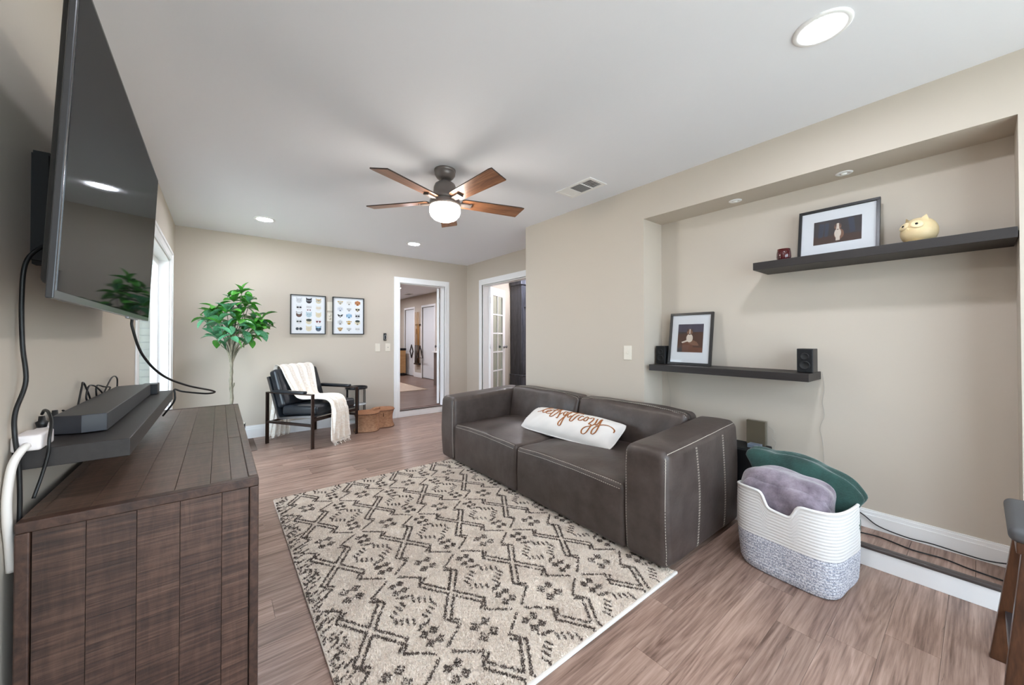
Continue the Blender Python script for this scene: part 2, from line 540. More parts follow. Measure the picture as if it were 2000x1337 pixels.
# unseen near wall; its wide glazed opening is added to let in daylight
NX0, NX1, NZ0, NZ1 = -.25, 2.58, .10, 2.26
mb = MB()
mb.box(LW, NX0, Y0 - .12, Y0, 0, H).box(NX1, RW, Y0 - .12, Y0, 0, H)
mb.box(NX0, NX1, Y0 - .12, Y0, NZ1, H).box(NX0, NX1, Y0 - .12, Y0, 0, NZ0)
struct(mb.build('wall_near', M_WALL))
mb = MB()
mb.box(NX0, NX0 + .06, Y0 - .1, Y0 - .04, NZ0, NZ1).box(NX1 - .06, NX1, Y0 - .1, Y0 - .04, NZ0, NZ1)
mb.box(NX0 + .06, NX1 - .06, Y0 - .1, Y0 - .04, NZ1 - .06, NZ1).box(NX0 + .06, NX1 - .06, Y0 - .1, Y0 - .04, NZ0, NZ0 + .06)
xm = (NX0 + NX1) / 2
mb.box(xm - .03, xm + .03, Y0 - .1, Y0 - .04, NZ0 + .06, NZ1 - .06)
wn = struct(mb.build('window_added', M_TRIM))
for a, b_ in ((NX0 + .06, xm - .03), (xm + .03, NX1 - .06)):
    MB().box(a, b_, Y0 - .075, Y0 - .069, NZ0 + .06, NZ1 - .06).build('pane', M_GLASSW, wn)

# recess floor: step platform, planks, nosing, riser board
st = struct(MB().box(RW + .012, NB, N0, N1, 0, ST - .012).build('trim_step', M_SUB))
xa = RW + .03; seam = [N0, .02, .235, .60, 1.1, N1]
for i in range(len(seam) - 1):
    MB().cbox(xa, NB - .012, seam[i] + .0006, seam[i + 1] - .0006, ST - .012, ST, .001).build('plank', M_FLOOR, st)
MB().rbox(RW - .012, RW + .032, N0, N1, ST - .014, ST + .004, .006, 2, (1, 1, 1)).build('nosing', mat('dark_nosing', (70, 62, 60), 0.3), st)
struct(MB().cbox(RW - .006, RW + .012, N0, N1, 0, ST - .014, .002).build('baseboard_step', M_TRIM))

def baseboard(name, pts, h=.135, t=.014, z=0.0):
    """pts: (x0,y0,x1,y1,nx,ny) run along a wall face"""
    mb = MB()
    for x0, y0, x1, y1, nx, ny in pts:
        for tt, za, zb in ((t, 0, h * .72), (t * .7, h * .72, h * .9), (t * .45, h * .9, h)):
            mb.box(min(x0, x1, x0 + nx * tt, x1 + nx * tt), max(x0, x1, x0 + nx * tt, x1 + nx * tt),
                   min(y0, y1, y0 + ny * tt, y1 + ny * tt), max(y0, y1, y0 + ny * tt, y1 + ny * tt), z + za, z + zb)
    return struct(mb.build(name, M_TRIM))
baseboard('baseboard_back', [(LW, BW, 2.065, BW, 0, -1), (2.995, BW, FR, BW, 0, -1)], .15)
baseboard('baseboard_left', [(LW, Y0, LW, WY0 - .08, 1, 0), (LW, WY1 + .09, LW, BW - .016, 1, 0)])
baseboard('baseboard_right', [(RW, N1, RW, 3.13, -1, 0), (RW, Y0, RW, N0, -1, 0), (RW, 3.13, FR, 3.13, 0, 1)])
baseboard('baseboard_recess', [(NB, N0, NB, N1, -1, 0)], .105, .012, ST)
baseboard('baseboard_right_far', [(FR, 3.15, FR, GY0 - .09, -1, 0), (FR, GY1 + .09, FR, BW - .016, -1, 0)])

# door casings
def casing_y(name, x0, x1, z1, yf, wdt=.085, z0=0.0, side=-1):
    mb = MB()
    for k, (d, w_) in enumerate(((.016, wdt), (.024, wdt * .35))):
        mb.box(x0 - w_, x0, yf + side * d, yf, z0, z1 + w_).box(x1, x1 + w_, yf + side * d, yf, z0, z1 + w_)
        mb.box(x0, x1, yf + side * d, yf, z1, z1 + w_)
    return mb
mb = casing_y('trim_1', DX0, DX1, DZ1, BW)
mb.box(DX0, DX0 + .012, BW, BW + .12, ST - .01, DZ1).box(DX1 - .012, DX1, BW, BW + .12, ST - .01, DZ1).box(DX0, DX1, BW, BW + .12, DZ1 - .012, DZ1)
mb.box(DX0, DX1, BW - .016, BW + .01, 0, ST - .012)     # white riser under the doorway
struct(mb.build('trim_1', M_TRIM, bevel=.002))
struct(MB().box(DX0 - .0, DX1, BW - .02, BW + .03, ST - .012, ST).build('trim_2', mat('dark_threshold', (66, 54, 48), .4)))

mb = MB()
for d, w_ in ((.016, .09), (.024, .03)):
    mb.box(FR - d, FR, GY1, GY1 + w_, 0, 2.05 + w_).box(FR - d, FR, GY0 - w_, GY0, 0, 2.05 + w_).box(FR - d, FR, GY0, GY1, 2.05, 2.05 + w_)
mb.box(FR, FR + .12, GY1 - .014, GY1, ST, 2.05).box(FR, FR + .12, GY0, GY0 + .014, ST, 2.05).box(FR, FR + .12, GY0, GY1, 2.036, 2.05)
mb.box(FR - .016, FR + .01, GY0, GY1, 0, ST)
struct(mb.build('trim_3', M_TRIM, bevel=.002))

# left patio window
mb = MB()
mb.box(LW, LW + .018, WY1, WY1 + .085, WZ0 - .09, WZ1 + .085).box(LW, LW + .010, WY0 - .07, WY0, WZ0 - .09, WZ1 + .085)
mb.box(LW, LW + .018, WY0, WY1, WZ1, WZ1 + .085).box(LW, LW + .026, WY1 + .06, WY1 + .085, WZ0 - .09, WZ1 + .085).box(LW, LW + .026, WY0 - .085, WY1 + .085, WZ1 + .06, WZ1 + .085)
mb.box(LW - .13, LW, WY1 - .014, WY1, WZ0, WZ1).box(LW - .13, LW, WY0, WY0 + .014, WZ0, WZ1).box(LW - .13, LW, WY0, WY1, WZ1 - .014, WZ1)
struct(mb.build('trim_4', M_TRIM, bevel=.003))
win = struct(MB().box(LW - .12, LW - .075, WY1 - .064, WY1 - .014, WZ0, WZ1 - .014).box(LW - .12, LW - .075, WY0 + .014, WY0 + .064, WZ0, WZ1 - .014)
             .box(LW - .12, LW - .075, WY0 + .064, WY1 - .064, WZ1 - .07, WZ1 - .014).box(LW - .12, LW - .075, WY0 + .064, WY1 - .064, WZ0, WZ0 + .07)
             .build('window_1', M_TRIM, bevel=.003))
MB().box(LW - .10, LW - .094, WY0 + .064, WY1 - .064, WZ0 + .07, WZ1 - .07).build('pane', M_GLASSW, win)
MB().box(LW - .02, LW + .05, WY0 - .1, WY1 + .1, WZ0 - .025, WZ0).build('sill', M_TRIM, win)

struct(MB().box(-3.4, LW - .13, 4.4, 8.5, 2.5, 2.62).build('roof_shade_added', mat('shade_roof_grey', (150, 144, 134), .7)))  # unseen roof, added to keep sky light off the brick pier
# outside: patio slab and a brick return
struct(MB().box(-7, LW - .13, -6, 12, -.25, -.12).box(LW - .13, 6, -9, Y0 - .12, -.25, -.12).build('ground_patio', mat('pale_concrete', (176, 172, 164), .8, col2=(160, 156, 148), scale=(2, 2, 2))))
M_BRICK = mat('painted_brick', (92, 91, 77), .8, rand=.12, bump=.3)
M_MORT = mat('grey_mortar', (64, 63, 55), .9)
bp = tag(MB().box(-.685 + .006, -.53, 5.606, 5.80, -.12, 2.6).build('brick_pier', M_MORT), 'pale olive brick pier seen through the patio window', 'brick wall')
bmesh_cache = {}
for c_ in range(36):
    z = -.12 + c_ * .0755
    off = 0 if c_ % 2 else .10
    x = -.685 - off
    for k in range(2):
        a, b_ = max(x, -.685), min(x + .2, -.53)
        x += .208
        if b_ - a < .03: continue
        key = round(b_ - a, 3)
        if key not in bmesh_cache:
            o = MB().cbox(0, key, 0, .09, 0, .066, .003).build('brick', M_BRICK, bp, local=True); bmesh_cache[key] = o.data
        else:
            o = bpy.data.objects.new('brick', bmesh_cache[key]); COL.objects.link(o); o.parent = bp
        o.location = (a, 5.60, z)
bp2 = tag(MB().box(-2.6, -.70, 5.93, 6.1, -.12, 2.6).build('brick_fence', M_MORT), 'shaded brick wall standing behind the brick pier outside', 'brick wall')
for c_ in range(30):
    z = -.12 + c_ * .0755
    for k in range(4):
        x = -.92 - k * .208 - (.1 if c_ % 2 else 0)
        if .2 not in bmesh_cache:
            o = MB().cbox(0, .2, 0, .09, 0, .066, .003).build('brick', M_BRICK, bp2, local=True); bmesh_cache[.2] = o.data
        else:
            o = bpy.data.objects.new('brick', bmesh_cache[.2]); COL.objects.link(o); o.parent = bp2
        o.location = (x, 5.92, z)

# ------------------------------------------------------------------ adjoining rooms
RX, RY, RH = 4.37, 11.4, 2.38
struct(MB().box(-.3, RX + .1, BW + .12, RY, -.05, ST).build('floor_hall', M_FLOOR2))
struct(MB().box(-.3, RX + .1, BW + .12, RY, RH, RH + .1).build('ceiling_hall', M_CEIL))
struct(MB().box(RX + .055, RX + .1, 8.66, 9.39, ST, 2.03).box(RX + .055, RX + .1, 9.93, 10.58, ST, 2.03).box(RX, RX + .1, BW + .12, 8.66, ST, RH).box(RX, RX + .1, 9.39, 9.93, ST, RH).box(RX, RX + .1, 10.58, RY, ST, RH)  # first boxes: backing added behind the doors to block leaking light
       .box(RX, RX + .1, 8.66, 9.39, 2.03, RH).box(RX, RX + .1, 9.93, 10.58, 2.03, RH).build('wall_hall_right', M_WALL))
struct(MB().box(-.3, RX, RY, RY + .1, ST, RH).build('wall_hall_end', M_WALL))
struct(MB().box(-.3, -.2, BW + .12, RY, ST, RH).build('wall_hall_left', M_WALL))
baseboard('baseboard_hall', [(RX, 9.44, RX, 9.88, -1, 0), (RX, 10.63, RX, RY, -1, 0), (RX, BW + .12, RX, 8.6, -1, 0), (-.2, RY, RX, RY, 0, -1)], .13, .014, ST)
for i, (ya, yb) in enumerate(((8.66, 9.39), (9.93, 10.58))):
    d = struct(MB().cbox(RX + .015, RX + .05, ya + .006, yb - .006, ST + .015, 2.02, .002).build('door_%d' % (i + 3), mat('closet_door_white', (224, 227, 230), .45)))
    MB().box(RX + .005, RX + .015, ya + .01, ya + .035, 1.75, 1.84).box(RX + .005, RX + .015, ya + .01, ya + .035, .35, .44).build('hinge', M_METAL, d)
    mb = MB()
    for dd, w_ in ((.014, .055), (.02, .02)):
        mb.box(RX - dd, RX, ya - w_, ya, ST, 2.03 + w_).box(RX - dd, RX, yb, yb + w_, ST, 2.03 + w_).box(RX - dd, RX, ya, yb, 2.03, 2.03 + w_)
    struct(mb.build('trim_%d' % (5 + i), M_TRIM))
# french door room
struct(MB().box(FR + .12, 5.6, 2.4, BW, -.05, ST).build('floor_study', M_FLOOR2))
struct(MB().box(FR + .12, 5.6, 2.4, BW, H, H + .1).build('ceiling_study', M_CEIL))
struct(MB().box(5.6, 5.7, 2.4, BW, ST, H).box(FR + .12, 5.6, 2.3, 2.4, ST, H).build('wall_study', M_WALL))

def recessed(loc, label, r=.095, lens=.068, group=None, mt=None):
    t = thing('recessed_light', label, 'ceiling light', loc, 0, group)
    MB().lathe([(lens, -.0005), (lens, -.003), (lens + .006, -.007), (r - .006, -.007), (r, -.003), (r, 0)], cap=False, seg=40).build('trim_ring', M_TRIM, t, local=True)
    MB().lathe([(0.0001, -.0035), (lens * .9, -.0035), (lens + .001, -.0025), (lens + .001, -.0005), (.0001, -.0005)], cap=False, seg=40).build('lens', mt or M_EMIT, t, local=True)
    return t
recessed((1.888, .378, H), 'bright round recessed ceiling light above the wall recess')
recessed((.364, 4.58, H), 'bright round recessed ceiling light nearest the potted tree')
recessed((2.008, 4.58, H), 'bright round recessed ceiling light in front of the back doorway')
recessed((.364, .378, H), 'bright round recessed ceiling light above the near corner by the television')
recessed((3.30, 8.45, RH), 'bright round recessed ceiling light in the hall beyond the doorway', mt=M_EMIT2)
recessed((1.9, 7.0, RH), 'added unseen round ceiling light on the left of the hall', mt=M_EMIT2)  # unseen lamp added to brighten the dark hall
recessed((3.3, 10.2, RH), 'added unseen round ceiling light over the hall cabinet', mt=M_EMIT2)  # another added lamp, out of view, for a brighter hall
recessed((1.9, 9.4, RH), 'added unseen round ceiling light far on the left of the hall', mt=M_EMIT2)  # added hall lamp, unseen, lifts the light level
recessed((4.45, 3.9, H), 'added unseen round ceiling light in the room behind the french door', mt=M_EMIT2)  # unseen lamp added to light the study
recessed((4.2, 4.75, H), 'added unseen round ceiling light in front of the tall cabinet', mt=M_EMIT2)  # second unseen study lamp, added for brightness

# small unlit spots in the recess head
for i, (x, yy, lb) in enumerate(((2.85, 1.05, 'small white eyeball spot in the recess head, far from the owl'), (2.87, .48, 'small white eyeball spot in the recess head above the framed dog photo'))):
    t = thing('niche_spot', lb, 'ceiling light', (x, yy, NT), 0, 'spots in the recess head')
    MB().lathe([(.018, 0), (.018, -.004), (.036, -.004), (.040, -.001), (.040, 0)], cap=False).build('trim_ring', M_TRIM, t, local=True)
    MB().lathe([(.0001, -.012), (.008, -.011), (.014, -.006), (.016, 0)], cap=False).build('bulb', mat('frosted_bulb', (250, 250, 245), .2), t, local=True)

# ceiling vent
t = thing('ceiling_vent', 'white metal ceiling air vent with grey louvres', 'vent', (2.34, 2.02, H), math.radians(0))
vt = MB()
vx, vy = .105, .185
vt.box(-vx, vx, -vy, -vy + .025, -.006, 0).box(-vx, vx, vy - .025, vy, -.006, 0).box(-vx, -vx + .03, -vy + .025, vy - .025, -.006, 0).box(vx - .03, vx, -vy + .025, vy - .025, -.006, 0)
for yy in (-.062, .062): vt.box(-vx + .03, vx - .03, yy - .006, yy + .006, -.006, 0)
vt.build('frame', M_TRIM, t, local=True, bevel=.002)
MB().box(-vx + .03, vx - .03, -vy + .025, vy - .025, -.001, -.0002).build('duct', mat('vent_grey', (130, 130, 132), .9), t, local=True)  # flat grey sheet behind the louvres
mb = MB()
for i in range(9):
    yy = -.053 + i * .0132
    mb.add([(-.075, yy - .006, -.005), (.075, yy - .006, -.005), (.075, yy + .003, -.0012), (-.075, yy + .003, -.0012)], [(0, 1, 2, 3)])
mb.build('louvres', mat('louvre_grey', (190, 190, 192), .5), t, local=True, solid=.001)['kind'] = 'stuff'
mb = MB()
for i in range(6):
    xx = -.062 + i * .025
    mb.add([(xx - .009, -.160, -.005), (xx + .006, -.160, -.0012), (xx + .006, -.068, -.0012), (xx - .009, -.068, -.005)], [(0, 1, 2, 3)])
o = mb.build('end_louvres', mat('louvre_grey', (190, 190, 192), .5), t, local=True, solid=.001); o['kind'] = 'stuff'
MB().cbox(-.075, .075, .068, .160, -.0045, -.001, .001).build('closed_damper', M_TRIM, t, local=True)

# ------------------------------------------------------------------ ceiling fan
t = thing('ceiling_fan', 'dark bronze ceiling fan with five walnut blades and lit opal globe', 'ceiling fan', (1.30, 2.415, H))
M_FANM = mat('fan_bronze', (112, 104, 100), .35, metal=.35)
MB().lathe([(.068, 0), (.078, -.004), (.078, -.014), (.074, -.018), (.076, -.024), (.073, -.042), (.060, -.062), (.042, -.074), (.0001, -.075)]).build('canopy', M_FANM, t, local=True)
MB().lathe([(.014, -.07), (.014, -.10)]).lathe([(.024, -.075), (.028, -.085), (.018, -.096)]).build('downrod', M_FANM, t, local=True)
MB().lathe([(.018, -.090), (.050, -.094), (.072, -.110), (.082, -.135), (.084, -.17), (.090, -.190), (.104, -.205), (.106, -.228), (.0001, -.228)]).build('motor_housing', M_FANM, t, local=True)
MB().lathe([(.09, -.228), (.111, -.234), (.114, -.262), (.111, -.272), (.0001, -.272)], seg=40).build('light_kit_band', M_FANM, t, local=True)
MB().lathe([(.106, -.270), (.111, -.285), (.112, -.315), (.104, -.338), (.082, -.362), (.050, -.376), (.0001, -.381)], seg=40).build('globe', M_GLOBE, t, local=True)
M_BLADE = wood('walnut_blade', (92, 58, 38), (134, 90, 62), (164, 118, 86), grain=(2, 22, 22), rough=.35, bump=.1, rand=.05)
M_BEDGE = mat('blade_dark_edge', (50, 38, 32), .5)
blm = brm = None
for k in range(5):
    a = math.radians(57.9 + 72 * k)
    if blm is None:
        poly = [(.125, -.045), (.145, -.056), (.59, -.070), (.618, -.066), (.600, .070), (.145, .058), (.125, .047)]
        mb = MB(); n = len(poly)
        vs = [(x, y_, -.004) for x, y_ in poly] + [(x, y_, .004) for x, y_ in poly]
        mb.add(vs, [tuple(reversed(range(n))), tuple(range(n, 2 * n))], 0)
        mb.add(vs, [(i, (i + 1) % n, n + (i + 1) % n, n + i) for i in range(n)], 1)
        ob = mb.build('blade', [M_BLADE, M_BEDGE], t, local=True); blm = ob.data
        mb = MB().cbox(.085, .20, -.022, .022, -.018, -.006, .003).cbox(.19, .20, -.026, .026, -.018, -.004, .002)
        ob2 = mb.build('blade_bracket', M_FANM, t, local=True); brm = ob2.data
    else:
        ob = bpy.data.objects.new('blade', blm); COL.objects.link(ob); ob.parent = t
        ob2 = bpy.data.objects.new('blade_bracket', brm); COL.objects.link(ob2); ob2.parent = t
    R_ = Matrix.Translation((0, 0, -.232)) @ Matrix.Rotation(a, 4, 'Z') @ Matrix.Rotation(math.radians(-12), 4, 'X')
    ob.matrix_local = R_; ob2.matrix_local = R_

# ------------------------------------------------------------------ wall plates and small wall things
def plate(label, org, axis, kind, group=None):
    """axis 'y-': on the back wall facing -y, 'x-': on the right wall facing -x"""
    t = thing('switch_plate' if kind != 'outlet' else 'outlet_plate', label, 'wall plate', org, 0 if axis == 'y-' else -math.pi / 2, group)
    MB().cbox(-.0375, .0375, -.006, 0, -.06, .06, .003).build('plate', M_PLATE, t, local=True)
    if kind == 'toggle':
        MB().cbox(-.005, .005, -.016, -.005, -.011, .011, .002).build('toggle', M_PLATE, t, local=True)
    elif kind == 'rocker':
        MB().cbox(-.016, .016, -.010, -.005, -.033, .033, .002).build('rocker', M_PLATE, t, local=True)
    elif kind == 'outlet':
        for s in (-1, 1):
            o = MB().lathe([(.0165, .0), (.0165, .0025), (.0001, .0025)], seg=18).move(lambda x, y_, z: (x, -.006 - z, y_)).build('receptacle', M_PLATE, t, local=True)
            o.location = (0, 0, s * .021)
    elif kind == 'coax':
        MB().lathe([(.006, 0), (.006, .006), (.0001, .006)], seg=12).move(lambda x, y_, z: (x, -.005 - z, y_)).build('jack', M_METAL, t, local=True)
    return t
plate('ivory blank wall plate left of the back doorway', (1.818, BW, 1.063), 'y-', 'none')
plate('ivory wall plate with a small jack beside the back doorway', (1.968, BW, 1.063), 'y-', 'coax')
plate('ivory blank wall plate between the two framed animal prints, upper', (1.172, BW, 1.63), 'y-', 'none')
plate('ivory outlet plate between the two framed animal prints, lower', (1.172, BW, 1.487), 'y-', 'outlet')
plate('ivory light switch plate on the wall above the sofa back', (RW, 1.82, 1.078), 'x-', 'toggle')
t = thing('key_hook', 'small black and silver wall hook above the switch plate', 'wall hook', (1.923, BW, 1.218))
MB().rbox(-.022, .022, -.012, 0, -.055, .055, .010, 3, (1, 1, 1)).build('backplate', M_BLACK, t, local=True)
MB().tube(cr([(0, -.018, .035), (.014, -.02, .01), (.012, -.022, -.03), (0, -.024, -.042), (-.012, -.022, -.03), (-.014, -.02, .01), (0, -.018, .035)], 5), .004).build('ring', M_METAL, t, local=True)
t.location.z = 1.218

# ------------------------------------------------------------------ sofa
sofa = thing('sofa', 'dark brown leather sofa with pale double stitching and boxy arms', 'sofa', (1.77, 2.17, 0))
SX0, SX1, SY0, SY1 = 1.77, 2.655, .972, 3.362
def wob(x, y_, z, s=1.0, amp=.004):
    return amp * (math.sin(x * 17 * s + y_ * 9) + math.sin(y_ * 13 * s + z * 11 + 1.3) + math.sin(z * 19 * s - x * 7)) / 2
def arm_fn(yc, out):
    def fn(x, y_, z):
        t_ = (x - SX0) / (SX1 - SX0)
        zz = .022 + (z - .022) * (1 + .075 * t_) if z > .1 else z
        if z > .5: zz += .010 * math.sin(math.pi * min(max((y_ - (yc - .125)) / .25, 0), 1))
        b_ = math.sin(math.pi * min(max((z - .02) / .6, 0), 1)) * .012
        yy = y_ + (b_ if y_ > yc else -b_) * (abs(y_ - yc) / .125)
        return (x - (.010 * math.sin(math.pi * min(max((z - .02) / .6, 0), 1)) if x < SX0 + .06 else 0) + wob(x, y_, z, 1, .002), yy + wob(y_, z, x, 1, .003), zz + wob(z, x, y_, 1, .002) * (1 if z > .1 else 0))
    return fn
arms = []
for yc in (SY0 + .125, SY1 - .125):
    mb = MB().rbox(SX0, SX1, yc - .122, yc + .122, .022, .618, .042, 4, (16, 6, 12), arm_fn(yc, 1))
    mb.build('arm', M_LEATHER, sofa); arms.append(mb)
seats = []
ymid = 2.178
for ya, yb in ((SY0 + .25, ymid), (ymid, SY1 - .25)):
    def sfn(x, y_, z, ya=ya, yb=yb):
        u = (y_ - ya) / (yb - ya); t_ = (x - SX0) / .68
        zz = z
        if z > .3:
            zz += .040 * math.sin(math.pi * min(max(u, 0), 1)) ** .7 * min(1, .35 + t_ * 1.6) + wob(x * 1.5, y_ * 1.5, 0, 1, .005)
        elif z > .06:
            zz += wob(x, y_, z, 1, .002)
        xx = x
        if x < SX0 + .05: xx -= .012 * math.sin(math.pi * min(max((z - .03) / .34, 0), 1)) * math.sin(math.pi * min(max(u, 0), 1)) ** .5
        return (xx, y_ + wob(x, y_, z, 2, .0015), zz)
    mb = MB().rbox(SX0 + .004, 2.47, ya + .003, yb - .003, .026, .378, .030, 4, (16, 20, 8), sfn)
    mb.build('seat_cushion', M_LEATHER, sofa); seats.append(mb)
backs = []
for ya, yb in ((SY0 + .248, ymid), (ymid, SY1 - .248)):
    def bfn(x, y_, z, ya=ya, yb=yb):
        u = min(max((y_ - ya) / (yb - ya), 0), 1)
        t_ = (z - .28) / .41
        xx = x
        if x < 2.5:
            xx += .07 * t_ - .03 * math.sin(math.pi * min(max(t_, 0), 1)) * math.sin(math.pi * u) ** .6 + wob(x, y_ * 2, z, 1.4, .005)
        zz = z + (.012 * math.sin(math.pi * u) + wob(x, y_, 0, 1, .004) if z > .6 else 0)
        return (xx, y_, zz)
    mb = MB().rbox(2.42, SX1, ya + .003, yb - .003, .28, .685, .040, 4, (6, 20, 12), bfn)
    mb.build('back_cushion', M_LEATHER, sofa); backs.append(mb)
MB().rbox(2.58, SX1 + .004, SY0 + .2, SY1 - .2, .022, .55, .02, 2, (2, 4, 3)).build('back_panel', M_LEATHER, sofa)

def stitches(paths, off=.0010, ln=.009, gap=.006, r=.0008):
    """short raised thread dashes along paths given as (polyline, bvh)"""
    mb = MB()
    for pts, bv in paths:
        P = cr(pts, 14) if len(pts) > 2 else [Vector(pts[0]).lerp(Vector(pts[1]), i / 40) for i in range(41)]
        Q = []
        for p in P:
            hit = bv.find_nearest(p)
            nrm = hit[1]
            if nrm.dot(p - hit[0]) < 0 and (p - hit[0]).length > 1e-5: nrm = -nrm
            Q.append((hit[0], nrm))
        acc = 0; i = 0; d = 0.0
        L_ = [0]
        for a, b_ in zip(Q, Q[1:]): L_.append(L_[-1] + (b_[0] - a[0]).length)
        tot = L_[-1]
        def at(s):
            j = max(0, min(len(L_) - 2, int(np.searchsorted(L_, s)) - 1))
            f = (s - L_[j]) / max(L_[j + 1] - L_[j], 1e-9)
            n_ = Q[j][1].lerp(Q[j + 1][1], f)
            return Q[j][0].lerp(Q[j + 1][0], f), n_.normalized() if n_.length > 0 else Vector((0, 0, 1))
        s = 0.0
        while s + ln < tot:
            a, na = at(s); b_, nb = at(s + ln)
            a = a + na * off; b_ = b_ + nb * off
            tdir = (b_ - a)
            if tdir.length > 1e-6:
                side = tdir.cross(na).normalized() * r * 1.5
                up = na * r
                mb.add([a - side - up, a + side - up, b_ + side - up, b_ - side - up, a - side + up, a + side + up, b_ + side + up, b_ - side + up],
                       [(4, 5, 6, 7), (0, 1, 5, 4), (1, 2, 6, 5), (2, 3, 7, 6), (3, 0, 4, 7)])
            s += ln + gap
    return mb
def dbl(pts, bv, dx, dy, dz):
    return [([(p[0] + dx * s, p[1] + dy * s, p[2] + dz * s) for p in pts], bv) for s in (-1, 1)]
def out_normals(mb):
    import bmesh
    bm = bmesh.new(); vs = [bm.verts.new(p) for p in mb.v]
    for f in mb.f:
        try: bm.faces.new([vs[i] for i in f])
        except Exception: pass
    bmesh.ops.recalc_face_normals(bm, faces=bm.faces)
    b_ = BVHTree.FromBMesh(bm); bm.free(); return b_
pa = []
for k, mb in enumerate(arms):
    bv = out_normals(mb); yc = (SY0 + .125, SY1 - .125)[k]
    yo = yc - .135 if k == 0 else yc + .135
    pa += dbl([(SX0 + .004, yo + .012 * (1 if k == 0 else -1), .05), (SX0 - .012, yo + .012 * (1 if k == 0 else -1), .3), (SX0, yo + .012 * (1 if k == 0 else -1), .60)], bv, .012, .009 if k == 0 else -.009, 0)
    pa += dbl([(SX0 + .02, yo, .625), (2.1, yo, .64), (2.62, yo, .672)], bv, 0, .010, -.008 if k == 0 else .008)
    yi = yc + .13 if k == 0 else yc - .13
    pa += [([(SX0 - .01, yi - .014 * (1 if k == 0 else -1), .05), (SX0 - .02, yi - .014 * (1 if k == 0 else -1), .35), (SX0, yi - .014 * (1 if k == 0 else -1), .61)], bv)]
    for xs_ in (2.095, 2.43):
        pa += dbl([(xs_, yo - .03 * (1 if k == 0 else -1), .03), (xs_ + .008, yo - .04 * (1 if k == 0 else -1), .3), (xs_ - .008, yo - .03 * (1 if k == 0 else -1), .62)], bv, .005, 0, 0)
for k, mb in enumerate(seats):
    bv = out_normals(mb); ya, yb = ((SY0 + .25, ymid), (ymid, SY1 - .25))[k]
    pa += dbl([(SX0 + .006, ya + .03, .37), (SX0 + .0, (ya + yb) / 2, .385), (SX0 + .006, yb - .03, .37)], bv, .010, 0, .012)
for k, mb in enumerate(backs):
    bv = out_normals(mb); ya, yb = ((SY0 + .248, ymid), (ymid, SY1 - .248))[k]
    pa += dbl([(2.49, ya + .02, .40), (2.50, ya + .02, .62), (2.51, ya + .06, .69), (2.52, (ya + yb) / 2, .71), (2.51, yb - .06, .69), (2.50, yb - .02, .62), (2.49, yb - .02, .40)], bv, .008, 0, .008)
so = stitches(pa).build('stitching', M_STITCH, sofa, recalc=False)
so['kind'] = 'stuff'

# ------------------------------------------------------------------ lettered cushion
PC = Vector((2.245, 2.07, .486))
pu = Vector((.035, -1, 0)).normalized(); pv = Vector((.20, .0, .125)); pv = (pv - pu * pv.dot(pu)).normalized(); pw = pu.cross(pv) * -1
if pw.z < 0: pw = -pw
PL, PH, PT = .475, .138, .088
def pil(u, v, side):
    """u,v in -1..1"""
    e = max(0.0, (1 - abs(u) ** 3.4)) ** .55 * max(0.0, (1 - abs(v) ** 2.1)) ** .6
    pin = 1 - .045 * (1 - abs(u)) ** .6 * 0
    x = u * PL * (1 - .035 * v ** 4 - .012 * (1 - v * v)); y_ = v * PH * (1 - .10 * abs(u) ** 10 + .03 * (1 - u * u))
    wr = .004 * math.sin(u * 9 + v * 4) + .006 * math.sin(u * 21 - v * 6) * ((1 - v) / 2) ** 2
    return PC + pu * x + pv * y_ + pw * (side * PT * e + wr * e)
pl = thing('lumbar_cushion', 'long white cushion lettered let\'s get cozy lying on the sofa', 'cushion', tuple(PC + Vector((0, 0, -.08))))
mb = MB()
mb.grid(lambda a, b_: pil(a * 2 - 1, b_ * 2 - 1, 1), 49, 25)
mb.grid(lambda a, b_: pil(a * 2 - 1, b_ * 2 - 1, -1), 49, 25)
mb.build('cover', M_CLOTH_W, pl)
ring = [pil(-1 + 2 * i / 40, -1, 1) for i in range(41)] + [pil(1, -1 + 2 * i / 16, 1) for i in range(1, 17)] + [pil(1 - 2 * i / 40, 1, 1) for i in range(1, 41)] + [pil(-1, 1 - 2 * i / 16, 1) for i in range(1, 17)]
MB().tube(ring, .004, 6).build('piping', M_CLOTH_W, pl)
